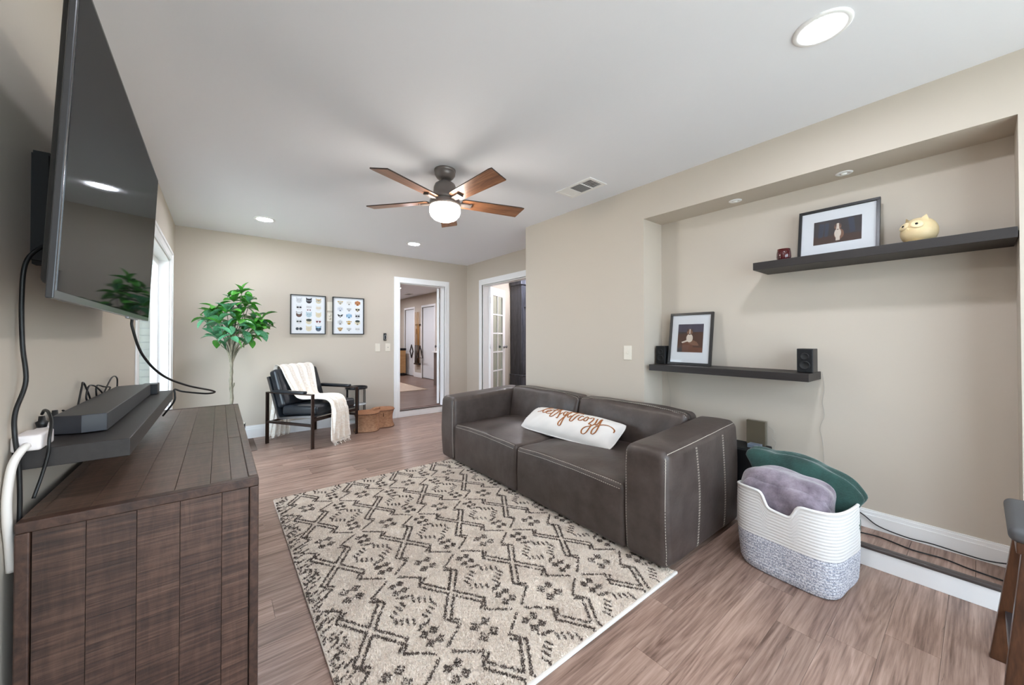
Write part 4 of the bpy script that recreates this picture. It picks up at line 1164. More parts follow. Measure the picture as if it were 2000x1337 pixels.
M_THIN = mat('pale_wire', (176, 168, 158), .5)
cord('speaker_wire', 'thin pale wire dangling from the right end of the low shelf', [(2.955, .605, .99), (2.962, .600, .93), (2.962, .597, .88), (2.962, .607, .80), (2.962, .598, .72), (2.962, .620, .64), (2.962, .608, .56), (2.962, .603, .45), (2.962, .607, .3)], .0013, M_THIN)
cord('speaker_wire', 'thin pale wire dangling below the left end of the low shelf', [(2.96, 1.622, .944), (2.962, 1.615, .88), (2.962, 1.60, .80), (2.962, 1.59, .70), (2.962, 1.60, .55)], .0013, M_THIN)
cord('amplifier_wire', 'thin wire hanging beside the standing amplifier', [(2.95, .893, .60), (2.95, .86, .57), (2.95, .872, .53), (2.95, .85, .50), (2.95, .86, .46), (2.95, .84, .40)], .0015, M_THIN)
cord('floor_cable', 'black cable draped along the recess baseboard', [(2.94, .46, .20), (2.945, .42, .175), (2.945, .36, .135), (2.935, .25, .122), (2.93, .16, .128), (2.935, .06, .122), (2.935, -.02, .123), (2.94, -.10, .14)], .0032, M_WIRE)
cord('floor_cable', 'black cable lying across the middle of the recess step', [(2.85, .50, .109), (2.845, .43, .109), (2.86, .36, .109), (2.85, .31, .109), (2.82, .22, .109), (2.83, .12, .109), (2.80, .03, .109), (2.78, -.10, .109)], .0034, M_WIRE)

# ------------------------------------------------------------------ rope basket with blankets
BKX, BKY = 2.375, .60
bk = thing('rope_basket', 'two tone white and grey coiled rope basket full of blankets', 'basket', (BKX, BKY, 0), math.radians(-6))
BH, PITCH_R = .40, .0148
def bk_out(th, zf):
    """rounded rectangle radius scale; zf 0..1"""
    ca, sa = math.cos(th), math.sin(th)
    n_ = 4.4
    r = (abs(ca) ** n_ + abs(sa) ** n_) ** (-1 / n_)
    fl_ = 1.05 + .05 * zf + .03 * math.sin(math.pi * zf) + .012 * math.sin(5 * th + 4 * zf)
    if zf < .08: fl_ *= .93 + .07 * math.sqrt(zf / .08)
    return r * ca * .176 * fl_, r * sa * .205 * fl_
def bk_top(th):
    """rim height: notch (hand hole) on the two long sides, corners rise"""
    t_ = ((th + math.pi) % (2 * math.pi)) - math.pi
    h = BH + .012 * math.cos(2 * th) + .010 * math.sin(th * 3 + .6)
    for c_ in (math.pi, -math.pi, 0.0):
        d = abs(t_ - c_)
        k = 1 / (1 + math.exp((d - .285) * 34))
        h -= .072 * k
    return h
NS = 160
ZS = BH * .46
def bk_wall(z0, z1f, rows, inner=False):
    def fn(a, b_):
        th = 2 * math.pi * a
        z1 = z1f(th); z = z0 + (z1 - z0) * b_
        x, y_ = bk_out(th, min(z / BH, 1))
        rip = .0026 * abs(math.sin(math.pi * z / PITCH_R)) ** .6
        k = 1 - (.035 if inner else -rip / .19)
        return (x * k, y_ * k, z)
    return fn
M_ROPEW = mat('white_rope', (228, 226, 224), .9, bump=.4, bump_scale=(130, 130, 60), bump_dist=.003)
M_ROPEG = mat('grey_flecked_rope', (150, 154, 170), .9, col2=(222, 222, 228), scale=(150, 150, 190), detail=1, lo=.42, hi=.55, bump=.5, bump_scale=(130, 130, 80), bump_dist=.003)
MB().grid(bk_wall(.0, lambda th: ZS, 0), NS, 60, closed_u=True).build('grey_base', M_ROPEG, bk, local=True)
MB().grid(bk_wall(ZS, bk_top, 0), NS, 90, closed_u=True).build('white_upper', M_ROPEW, bk, local=True)
MB().grid(bk_wall(.01, bk_top, 0, True), NS, 20, closed_u=True).build('inside', M_ROPEW, bk, local=True)
pts = [(*[c_ * .995 for c_ in bk_out(2 * math.pi * i / NS, 1)], bk_top(2 * math.pi * i / NS)) for i in range(NS + 1)]
MB().tube(pts, .0075, 8, caps=False).build('rim', M_ROPEW, bk, local=True)
MB().add([(*bk_out(2 * math.pi * i / 40, .02), .003) for i in range(40)], [tuple(range(40))]).build('bottom', M_ROPEG, bk, local=True)

def blob(cx, cy, cz, rx, ry, rz, n=2.6, amp=.012, seed=0, fr=5, rot=None, tilt=0.0):
    rs = random.Random(seed)
    ph_ = [rs.uniform(0, 6.28) for _ in range(9)]
    mb = MB()
    Rm = Matrix.Rotation(rot or 0, 3, 'Z') @ Matrix.Rotation(tilt, 3, 'Y')
    def fn(a, b_):
        th = 2 * math.pi * a; ph = math.pi * (b_ - .5)
        def sp(v, e): return math.copysign(abs(v) ** e, v)
        e = 2 / n
        x = sp(math.cos(ph), e) * sp(math.cos(th), e); y_ = sp(math.cos(ph), e) * sp(math.sin(th), e); z = sp(math.sin(ph), e)
        d = amp * (math.sin(fr * x * 2 + ph_[0] + 2 * z) + math.sin(fr * y_ * 1.7 + ph_[1] - 3 * z) + .6 * math.sin(fr * 2.3 * (x + y_) + ph_[2]) + .5 * math.sin(fr * 3.1 * z + ph_[3] + 2 * y_))
        k = 1 + d / min(rx, ry, rz) * .5
        v = Rm @ Vector((x * rx * k, y_ * ry * k, z * rz * k))
        return (cx + v.x, cy + v.y, cz + v.z)
    mb.grid(fn, 72, 40, closed_u=True)
    return mb
M_PLUSH = mat('grey_purple_plush', (100, 88, 100), .95, col2=(150, 138, 150), scale=(11, 11, 11), detail=5, bump=.5, bump_scale=(120, 120, 120), bump_dist=.004, sheen=.6)
M_GREEN = mat('dark_green_plush', (26, 56, 51), .95, col2=(40, 80, 73), scale=(9, 9, 9), bump=.4, bump_scale=(120, 120, 120), bump_dist=.004, sheen=.5)
bl = thing('plush_blanket', 'grey purple plush blanket folded in front inside the rope basket', 'blanket', (2.32, .62, .2))
blob(2.325, .628, .335, .100, .196, .168, 4.2, .0045, 3, 3, math.radians(-6)).build('fold', M_PLUSH, bl)
blob(2.290, .628, .305, .080, .196, .165, 4.0, .004, 8, 4, math.radians(-6)).build('fold', M_PLUSH, bl)
tag(blob(2.482, .600, .370, .055, .225, .168, 3.6, .004, 5, 3, math.radians(-4)).move(lambda x, y_, z: (x + (.05 * (z - .36) / .17 if z > .36 else 0), .59 + (y_ - .59) * (1 + (.16 * min(1, (z - .40) / .06) if z > .40 else 0)), z - (.045 * (.6 - y_) / .25 if z > .3 else 0))).build('throw_pillow', M_GREEN), 'dark green plush pillow behind the grey blanket in the basket', 'pillow')

# ------------------------------------------------------------------ stool at the right edge
sl = thing('bar_stool', 'dark wood stool with grey cushioned seat at the right edge', 'stool', (2.13, -.23, 0))
M_STW = wood('stool_walnut', (46, 28, 18), (74, 46, 30), (98, 64, 42), grain=(16, 16, 2), rough=.3, bump=.1, rand=.05)
M_STC = mat('charcoal_cushion', (78, 78, 80), .6, bump=.15)
def leg(xa, ya, xb, yb):
    mb = MB()
    wx, wy = .016, .022
    lo = [(xa - wx, ya - wy, 0), (xa + wx, ya - wy, 0), (xa + wx, ya + wy, 0), (xa - wx, ya + wy, 0)]
    hi_ = [(xb - wx, yb - wy, .565), (xb + wx, yb - wy, .565), (xb + wx, yb + wy, .565), (xb - wx, yb + wy, .565)]
    mb.add(lo + hi_, [(3, 2, 1, 0), (4, 5, 6, 7), (0, 1, 5, 4), (1, 2, 6, 5), (2, 3, 7, 6), (3, 0, 4, 7)])
    return mb
for xa in (2.305, 1.955):
    for ya, yb in ((-.035 if xa > 2.1 else -.052, -.10), (-.425, -.36)):
        leg(xa, ya, xa - (.03 if xa > 2.1 else -.03), yb).build('leg', M_STW, sl, bevel=.003)
MB().cbox(1.97, 2.29, -.075, -.050, .17, .20, .003).build('stretcher', mat('stretcher_metal', (96, 92, 96), .3, metal=.8), sl)
MB().cbox(1.97, 2.29, -.41, -.385, .17, .20, .003).build('stretcher', mat('stretcher_metal', (96, 92, 96), .3, metal=.8), sl)
MB().cbox(1.96, 2.30, -.395, -.065, .53, .567, .004).build('seat_frame', M_STW, sl)
MB().rbox(1.945, 2.315, -.41, -.05, .566, .612, .02, 3, (6, 6, 2), lambda x, y_, z: (x, y_, z + (.014 * math.sin(math.pi * (x - 1.945) / .37) * math.sin(math.pi * (y_ + .41) / .36) if z > .59 else 0))).build('seat', M_STC, sl)

# ------------------------------------------------------------------ lounge chair (local: x across, -y forward)
TH_C = math.atan2(.547, .837)
lc = thing('lounge_chair', 'black leather lounge chair with open bronze steel frame', 'chair', (.90, 4.925, 0), TH_C)
for s in (-1, 1):
    xx = s * .335
    def bar(y0, y1, z0, z1, nm, w_=.006): MB().cbox(xx - .019, xx + .019, y0, y1, z0, z1, .0015).build(nm, M_BRONZE, lc, local=True)
    bar(-.335, -.322, 0, .59, 'leg'); bar(.332, .345, 0, .59, 'leg')
    bar(-.322, .332, .578, .59, 'arm_rail'); bar(-.322, .332, .238, .262, 'side_rail')
    MB().rbox(xx - .030, xx + .030, -.225, .235, .586, .618, .014, 3, (2, 6, 1)).build('arm_pad', M_BLEATHER, lc, local=True)
MB().cbox(-.316, .316, -.330, -.318, .29, .325, .0015).build('front_rail', M_BRONZE, lc, local=True)
MB().cbox(-.316, .316, .30, .312, .24, .262, .0015).build('rear_rail', M_BRONZE, lc, local=True)
# sling shell: swept profile
prof = [(-.32, .345), (-.10, .325), (.10, .302), (.165, .296), (.192, .305), (.212, .335), (.29, .55), (.365, .755)]
def shell(off0, off1, x0, x1):
    mb = MB(); P = cr([(0, a, b_) for a, b_ in prof], 5); n = len(P)
    N_ = []
    for i in range(n):
        d = P[min(i + 1, n - 1)] - P[max(i - 1, 0)]; N_.append(Vector((0, -d.z, d.y)).normalized())
    vs = []
    for i in range(n):
        for o_, x in ((off0, x0), (off0, x1), (off1, x1), (off1, x0)):
            p = P[i] + N_[i] * o_; vs.append((x, p.y, p.z))
    fs = []
    for i in range(n - 1):
        for k in range(4):
            fs.append((i * 4 + k, i * 4 + (k + 1) % 4, (i + 1) * 4 + (k + 1) % 4, (i + 1) * 4 + k))
    fs += [(0, 1, 2, 3), tuple((n - 1) * 4 + k for k in (3, 2, 1, 0))]
    return mb.add(vs, fs)
shell(-.008, .012, -.305, .305).build('sling', M_BLEATHER, lc, local=True)
for s in (-1, 1):
    shell(-.014, .010, min(s * .305, s * .315), max(s * .305, s * .315)).build('sling_rail', M_METAL, lc, local=True)
def seatfn(x, y_, z):
    return (x, y_, z + (.014 * math.cos(x / .3 * 1.5) * math.cos((y_ + .11) / .24 * 1.4) if z > .40 else 0) + .10 * 0 + (-.06 * (y_ + .32)) )
MB().rbox(-.30, .30, -.345, .165, .352, .462, .035, 4, (10, 10, 3), seatfn).build('seat_cushion', M_BLEATHER, lc, local=True)
def backfn(x, y_, z):
    # built flat: x across, z along height 0..0.43, y thickness
    b_ = .012 * math.cos(x / .3 * 1.4) * math.cos((z - .21) / .21 * 1.3)
    yy = y_ - (b_ if y_ < 0 else 0)
    a = math.radians(19.5)
    return (x, .178 + yy * math.cos(a) + z * math.sin(a), .412 + z * math.cos(a) - yy * math.sin(a))
MB().rbox(-.30, .30, -.055, .055, 0, .445, .035, 4, (10, 2, 10), backfn).build('back_cushion', M_BLEATHER, lc, local=True)

# throw blanket draped over the chair
th_ = thing('throw_blanket', 'cream gauze throw draped over the black lounge chair', 'blanket', (.90, 4.925, 0), TH_C)
# centre line: (x, y, z, half width, fold amplitude)
CL = [(-.10, .440, .012, .13, .010), (-.10, .415, .05, .125, .016), (-.08, .405, .25, .12, .016), (-.04, .405, .50, .14, .012), (-.01, .408, .72, .17, .010), (.0, .398, .840, .205, .006), (.0, .345, .872, .215, .006), (.0, .282, .845, .215, .007), (-.01, .225, .74, .20, .010),
      (-.015, .165, .62, .18, .012), (-.02, .105, .525, .165, .012), (-.02, .02, .495, .15, .012), (-.025, -.15, .505, .135, .012), (-.03, -.28, .508, .125, .012), (-.035, -.352, .490, .12, .012), (-.04, -.392, .43, .12, .014), (-.045, -.402, .30, .14, .020), (-.045, -.405, .15, .152, .022), (-.04, -.408, .05, .15, .020), (-.035, -.43, .014, .125, .008)]
C5 = [Vector(c_[:3]) for c_ in CL]
W5 = cr([(c_[3], c_[4], 0) for c_ in CL], 5); C6 = cr(C5, 5)
def thr(a, b_):
    i = min(int(b_ * (len(C6) - 1)), len(C6) - 2); f = b_ * (len(C6) - 1) - i
    c_ = C6[i].lerp(C6[i + 1], f); w_ = W5[i].lerp(W5[i + 1], f)
    d = (C6[min(i + 2, len(C6) - 1)] - C6[max(i - 1, 0)]).normalized()
    n_ = Vector((1, 0, 0)).cross(d).normalized() * -1
    u = a * 2 - 1
    fold = (math.sin(u * 12 + b_ * 6) * .6 + math.sin(u * 23 - b_ * 9 + 1) * .4) * 1.7 + .8
    if n_.z < 0 and .25 < b_ < .75: n_ = -n_
    return tuple(c_ + Vector((1, 0, 0)) * u * w_.x * (1 + .05 * math.sin(b_ * 21)) + n_ * (w_.y * fold * (.9 if .25 < b_ < .8 else 1.3) + .009))
MB().grid(thr, 61, 120).build('cloth', M_THROW, th_, local=True, recalc=True, solid=.003)
mb = MB()
for i in range(34):
    for e, bb in ((0, 0.0), (1, 1.0)):
        p = Vector(thr(i / 33, bb)); dy = .035 if e == 0 else -.035
        q = p + Vector((random.uniform(-.012, .012), dy * random.uniform(.5, 1), -p.z + .003))
        mb.tube([p, (p + q) / 2 + Vector((0, 0, .002)), q], .0016, 4)
o = mb.build('fringe', M_THROW, th_, local=True); o['kind'] = 'stuff'

# ------------------------------------------------------------------ side table behind the chair
sd = thing('side_table', 'small round black metal side table behind the lounge chair', 'table', (1.475, 5.25, 0))
M_BLKM = mat('black_metal', (22, 23, 26), .35, metal=.4)
MB().lathe([(.118, .512), (.140, .512), (.142, .520), (.142, .540), (.138, .540), (.136, .524), (.118, .522)], seg=40, cap=False).build('tray_ring', M_BLKM, sd, local=True)
MB().lathe([(.0001, .514), (.137, .514), (.137, .522), (.0001, .522)], seg=40, cap=False).build('top', mat('smoked_top', (40, 42, 46), .15), sd, local=True)
for k in range(3):
    a = math.radians(20 + 120 * k)
    for d in (-.11, .11):
        x, y_ = .128 * math.cos(a + d), .128 * math.sin(a + d)
        MB().tube([(x, y_, 0), (x, y_, .514)], .0065, 8).build('leg', M_BLKM, sd, local=True)
for z in (.30, .075):
    MB().lathe([(.0001, z), (.128, z), (.130, z + .006), (.0001, z + .006)], seg=36, cap=False).build('glass_shelf', mat('pale_glass_shelf', (206, 212, 216), .1), sd, local=True)

# ------------------------------------------------------------------ violin shaped wicker basket
vb = thing('wicker_case', 'brown wicker basket shaped like a violin case on the floor', 'basket', (1.645, 5.005, 0), math.radians(24))
def vio(th):
    """radius profile along the body: returns local x,y"""
    c_, s_ = math.cos(th), math.sin(th)
    x = .285 * math.copysign(abs(c_) ** .75, c_)
    u = x / .285
    hw = .128 + .030 * math.cos(2 * math.pi * (u + 1) / 2 * 1.0 + math.pi) * -1 * 0
    hw = .088 + .062 * (math.cos(math.pi * 2 * (abs(u) - .58) / 1.16) * .5 + .5) ** .9
    if u < 0: hw *= 1.08
    e = max(0, 1 - abs(u) ** 5) ** .5
    y_ = hw * e * math.copysign(min(1, abs(s_) * 3) ** .5, s_)
    return x, y_
VN = 144
VO = []
for i in range(VN):
    # arc sampling along outline by u
    k = i / VN * 2
    if k < 1: u = math.cos(math.pi * k); sg = 1
    else: u = math.cos(math.pi * (2 - k)); sg = -1
    hw = .084 + .072 * math.sin(math.pi * min(1, max(0, abs(u)))) ** 1.2
    if u < 0: hw *= 1.06
    e = max(0.0, 1 - abs(u) ** 4) ** .42
    VO.append((.285 * u, sg * hw * e))
def vwall(a, b_):
    i = int(round(a * VN)) % VN
    x, y_ = VO[i]
    fl_ = 1 + .10 * abs(b_ * 2 - 1) ** 2.2 - .05
    rib = 1 + (.030 if i % 2 else -.012)
    return (x * fl_ * rib, y_ * fl_ * rib, .225 * b_)
MB().grid(vwall, VN, 12, closed_u=True).build('body', M_WICKER, vb, local=True)
lid = [(x * 1.06, y_ * 1.06) for x, y_ in VO]
o = MB().prism(lid, .225, .239, 'z').build('lid', M_WICKER_D, vb, local=True, bevel=.004)
MB().tube([(x * 1.07, y_ * 1.07, .227) for x, y_ in VO] + [(VO[0][0] * 1.07, VO[0][1] * 1.07, .227)], .005, 6, caps=False).build('lid_braid', mat('dark_reed', (96, 62, 42), .7), vb, local=True)
MB().tube([(x * 1.06, y_ * 1.06, .005) for x, y_ in VO] + [(VO[0][0] * 1.06, VO[0][1] * 1.06, .005)], .005, 6, caps=False).build('foot_braid', mat('dark_reed', (96, 62, 42), .7), vb, local=True)
MB().tube(cr([(-.03, 0, .240), (-.02, 0, .257), (.03, 0, .261), (.075, 0, .257), (.085, 0, .240)], 5), .008, 8).build('handle', M_WICKER, vb, local=True)
MB().cbox(.04, .058, -.115, -.088, .15, .235, .003).build('clasp', mat('dark_reed', (96, 62, 42), .7), vb, local=True)

# ------------------------------------------------------------------ potted tree
tr = thing('potted_tree', 'leafy green artificial tree in a patterned pot by the window', 'plant', (.10, 4.93, 0))
MB().lathe([(.085, 0), (.098, .02), (.118, .20), (.122, .285), (.112, .285), (.108, .24), (.0001, .24)], seg=36).build('pot', M_POTW, tr, local=True)
mb = MB()
for k in range(26):
    a = 2 * math.pi * k / 26
    mb.tube([(.1225 * math.cos(a) * .97, .1225 * math.sin(a) * .97, .20), (.123 * math.cos(a + .06), .123 * math.sin(a + .06), .24), (.1235 * math.cos(a + .12), .1235 * math.sin(a + .12), .28)], .004, 5)
mb.build('pot_weave', mat('black_weave', (36, 34, 34), .8), tr, local=True)['kind'] = 'stuff'
MB().lathe([(.0001, .242), (.108, .242)], seg=24, cap=False).build('soil', mat('dark_moss', (70, 66, 48), .95), tr, local=True)
M_ = tr
trunk = [(0, 0, .2), (-.004, 0, .40), (.006, .004, .56), (-.002, 0, .72), (.002, 0, .86), (.0, 0, 1.0)]
MB().tube(cr(trunk, 6), [.018 - .004 * i / 30 + .002 * math.sin(i * 1.7) for i in range(len(cr(trunk, 6)))], 9).build('trunk', M_BARK, tr, local=True)
MB().tube([(0.004, 0, .66), (.022, -.004, .70), (.026, -.004, .725)], [.010, .008, .006], 7).build('twig_stub', M_BARK, tr, local=True)
# leaf mesh (length along +x)
def leaf_mesh(name, m):
    prof_ = [(0, .002), (.12, .16), (.3, .36), (.5, .46), (.7, .43), (.86, .27), (1.0, .0)]
    vs = []; fs = []
    for i, (u, hw) in enumerate(prof_):
        z = .22 * u - .42 * u * u
        vs += [(u, -hw * .5, z + hw * .22), (u, 0, z), (u, hw * .5, z + hw * .22)]
    for i in range(len(prof_) - 1):
        for k in range(2):
            a = i * 3 + k; fs.append((a, a + 3, a + 4, a + 1))
    me = bpy.data.meshes.new(name); me.from_pydata(vs, [], fs); me.materials.append(m)
    me.polygons.foreach_set('use_smooth', [True] * len(fs)); me.update()
    return me
LM = [leaf_mesh('leaf', M_LEAF), leaf_mesh('leaf', M_LEAF2)]
# rosette centres (x, y, z), size
ROS = [(.085, .0, 1.70, .135, 0), (.02, .05, 1.60, .13, 0), (.15, -.02, 1.585, .13, 0), (-.13, .0, 1.53, .14, 0), (-.04, -.08, 1.50, .15, 1), (-.20, -.02, 1.40, .15, 1), (-.10, -.1, 1.37, .16, 1),
       (.06, -.10, 1.41, .16, 0), (.20, .02, 1.42, .13, 0), (.27, -.03, 1.43, .14, 0), (.29, .0, 1.33, .13, 0), (.21, -.09, 1.31, .165, 1), (.10, -.02, 1.28, .15, 1), (-.03, .0, 1.29, .14, 0),
       (-.12, -.04, 1.21, .14, 1), (.16, .04, 1.22, .14, 0), (.04, .10, 1.42, .15, 0), (.0, -.12, 1.24, .14, 1), (-.15, .1, 1.45, .14, 0), (.12, .1, 1.55, .13, 0), (.24, .08, 1.25, .13, 0)]
for i, (x, y_, z, s, kind) in enumerate(ROS):
    # branch from the trunk head
    t0 = .86 + .14 * random.random()
    p0 = Vector((0, 0, t0)); p3 = Vector((x, y_, z - .02))
    p1 = p0.lerp(p3, .35) + Vector((-x * .12, -y_ * .12, .03)); p2 = p0.lerp(p3, .72) + Vector((-x * .05, 0, .0))
    MB().tube(cr([p0, p1, p2, p3], 4), [.0075, .007, .007, .0065, .006, .006, .0055, .005, .005, .0045, .004, .004, .0035], 6).build('branch', M_BARK, tr, local=True)
    nl = random.choice((8, 9, 10))
    for k in range(nl):
        o = bpy.data.objects.new('leaf', LM[kind if random.random() < .8 else 1 - kind]); COL.objects.link(o); o.parent = tr
        a = 2 * math.pi * k / nl + random.uniform(-.35, .35) + i
        el = math.radians(random.uniform(-48, 58))
        if k == 0 and i < 3: el = math.radians(75)
        ls = s * random.uniform(.82, 1.22)
        o.matrix_local = Matrix.Translation((x, y_, z + random.uniform(-.03, .01))) @ Matrix.Rotation(a, 4, 'Z') @ Matrix.Rotation(-el, 4, 'Y') @ Matrix.Rotation(random.uniform(-.5, .5), 4, 'X') @ Matrix.Diagonal((ls, ls * random.uniform(.9, 1.2), ls, 1))

# ------------------------------------------------------------------ framed animal prints on the back wall
def C_(*c): return mat('ink_%d_%d_%d' % c, c, .7)
INK = C_(30, 30, 32)
def face(kind, head, mark, gl, acc):
    """list of (poly, material) in unit box -.5...5"""
    out = []
    if kind == 'cat':
        out += [([(-.42, .1), (-.46, .5), (-.14, .32)], head), ([(.42, .1), (.46, .5), (.14, .32)], head), (ellipse(0, -.02, .45, .38, 18), head)]
        if mark is not None: out += [(ellipse(0, .18, .30, .14, 12), mark), ([(-.36, .18), (-.40, .40), (-.2, .3)], mark), ([(.36, .18), (.40, .40), (.2, .3)], mark)]
        out += [([(-.05, -.14), (.05, -.14), (0, -.21)], C_(190, 130, 120))]
    elif kind == 'dog':
        out += [(ellipse(0, .0, .36, .42, 18), head), ([(-.28, .36), (-.50, .2), (-.48, -.25), (-.32, -.1)], mark or head), ([(.28, .36), (.50, .2), (.48, -.25), (.32, -.1)], mark or head), (ellipse(0, -.22, .11, .085, 10), INK)]
    elif kind == 'wide':
        out += [(ellipse(0, -.02, .34, .32, 18), head), ([(-.2, .24), (-.52, .22), (-.32, -.02)], mark or head), ([(.2, .24), (.52, .22), (.32, -.02)], mark or head), (ellipse(0, -.2, .10, .08, 10), INK)]
    if gl == 'shade': out += [(ellipse(-.21, .02, .18, .13, 14), acc), (ellipse(.21, .02, .18, .13, 14), acc), ([(-.1, .03), (.1, .03), (.1, .08), (-.1, .08)], acc)]
    elif gl == 'big': out += [(ellipse(-.26, -.02, .24, .22, 16), acc), (ellipse(.26, -.02, .24, .22, 16), acc), ([(-.1, .0), (.1, .0), (.1, .05), (-.1, .05)], acc)]
    elif gl == 'specs':
        for s in (-1, 1):
            out += [(ellipse(s * .2, .03, .17, .13, 14), acc), (ellipse(s * .2, .03, .125, .09, 14), C_(232, 232, 228)), (ellipse(s * .2, .03, .04, .04, 8), INK)]
        out += [([(-.05, .03), (.05, .03), (.05, .06), (-.05, .06)], acc)]
    elif gl == 'eyes': out += [(ellipse(-.18, .05, .05, .05, 8), INK), (ellipse(.18, .05, .05, .05, 8), INK)]
    elif gl == 'beret': out += [(ellipse(0, .26, .42, .20, 16), acc), (ellipse(-.16, -.0, .045, .045, 8), INK), (ellipse(.16, -.0, .045, .045, 8), INK)]
    elif gl == 'heart':
        for s in (-1, 1): out += [([(s * .02 + s * .0, .1), (s * .12, .19), (s * .22, .13), (s * .33, .19), (s * .42, .08), (s * .22, -.17)], acc)]
    elif gl == 'bow':
        for s in (-1, 1):
            out += [(ellipse(s * .2, .12, .16, .12, 14), INK), (ellipse(s * .2, .12, .12, .085, 14), C_(232, 232, 232)), ([(0, -.34), (s * .28, -.24), (s * .28, -.46)], acc)]
    return out
WH = C_(216, 219, 222); LG = C_(198, 202, 206); CRM = C_(216, 208, 182); BLK = C_(38, 38, 42); TAN = C_(196, 166, 122); BRN = C_(96, 74, 66); LB = C_(176, 198, 208); BLU = C_(78, 98, 116); RED = C_(112, 38, 44); YEL = C_(206, 166, 72); DGR = C_(58, 66, 62); ORG = C_(190, 130, 84); SKY = C_(160, 196, 222)
CATS = [[('cat', LG, None, 'eyes', INK), ('cat', BLK, None, 'shade', C_(120, 124, 130)), ('cat', CRM, TAN, 'specs', DGR)],
        [('cat', WH, None, 'shade', BLK), ('cat', C_(224, 226, 230), None, 'bow', RED), ('cat', C_(222, 222, 220), None, 'specs', YEL)],
        [('cat', BRN, WH, 'eyes', INK), ('cat', LB, None, 'eyes', BLU), ('cat', CRM, None, 'specs', YEL)],
        [('cat', WH, None, 'shade', DGR), ('cat', CRM, None, 'beret', DGR), ('cat', C_(224, 224, 226), None, 'heart', RED)],
        [('cat', C_(224, 226, 228), None, 'big', C_(58, 66, 74)), ('cat', CRM, None, 'specs', TAN), ('cat', BLU, SKY, 'shade', C_(52, 66, 80))]]
DOGS = [[('wide', CRM, YEL, 'specs', DGR), ('dog', C_(222, 222, 220), None, 'eyes', INK), ('dog', ORG, C_(168, 104, 66), 'eyes', INK)],
        [('dog', C_(206, 212, 222), None, 'eyes', INK), ('wide', WH, None, 'specs', BLK), ('wide', CRM, None, 'shade', BLK)],
        [('wide', WH, BLK, 'shade', BLK), ('dog', SKY, C_(120, 160, 196), 'eyes', INK), ('cat', LG, None, 'shade', BLK)],
        [('dog', LG, C_(212, 214, 212), 'eyes', INK), ('wide', YEL, C_(180, 142, 84), 'specs', TAN), ('dog', CRM, None, 'beret', DGR)],
        [('wide', TAN, C_(170, 140, 100), 'eyes', INK), ('wide', WH, None, 'specs', INK), ('cat', C_(224, 226, 228), None, 'specs', C_(120, 124, 130))]]
def animal_print(label, x0, x1, z0, z1, spec, nm):
    t = thing('framed_print', label, 'framed print', ((x0 + x1) / 2, BW, z0))
    w_, h_ = x1 - x0, z1 - z0; hw = w_ / 2; f_ = .011; D = -.03
    MB().cbox(-hw, hw, D, 0, 0, f_, .001).cbox(-hw, hw, D, 0, h_ - f_, h_, .001).cbox(-hw, -hw + f_, D, 0, f_, h_ - f_, .001).cbox(hw - f_, hw, D, 0, f_, h_ - f_, .001).build('frame', mat('thin_black_frame', (24, 22, 22), .4), t, local=True)
    MB().box(-hw + f_ * .7, hw - f_ * .7, -.012, -.004, f_ * .7, h_ - f_ * .7).build('paper', M_PAPER, t, local=True)
    for r_ in range(5):
        for c_ in range(3):
            cx = (c_ - 1) * w_ * .275 + .006; cz = h_ * (.855 - r_ * .178)
            parts = face(*spec[r_][c_]); ms = []
            mb = MB(); yy = -.0124; s = .075
            for poly, m in parts:
                if m not in ms: ms.append(m)
                mb.add([(cx + a * s, yy, cz + b_ * s * 1.12) for a, b_ in poly], [tuple(range(len(poly)))], ms.index(m))
                yy -= .00035
            mb.build(nm, ms, t, local=True, recalc=False)
    return t
animal_print('black framed print of fifteen cat faces, left of the pair', .706, 1.119, 1.251, 1.763, CATS, 'cat_face')
animal_print('black framed print of fifteen dog faces, right of the pair', 1.203, 1.618, 1.251, 1.763, DOGS, 'dog_face')

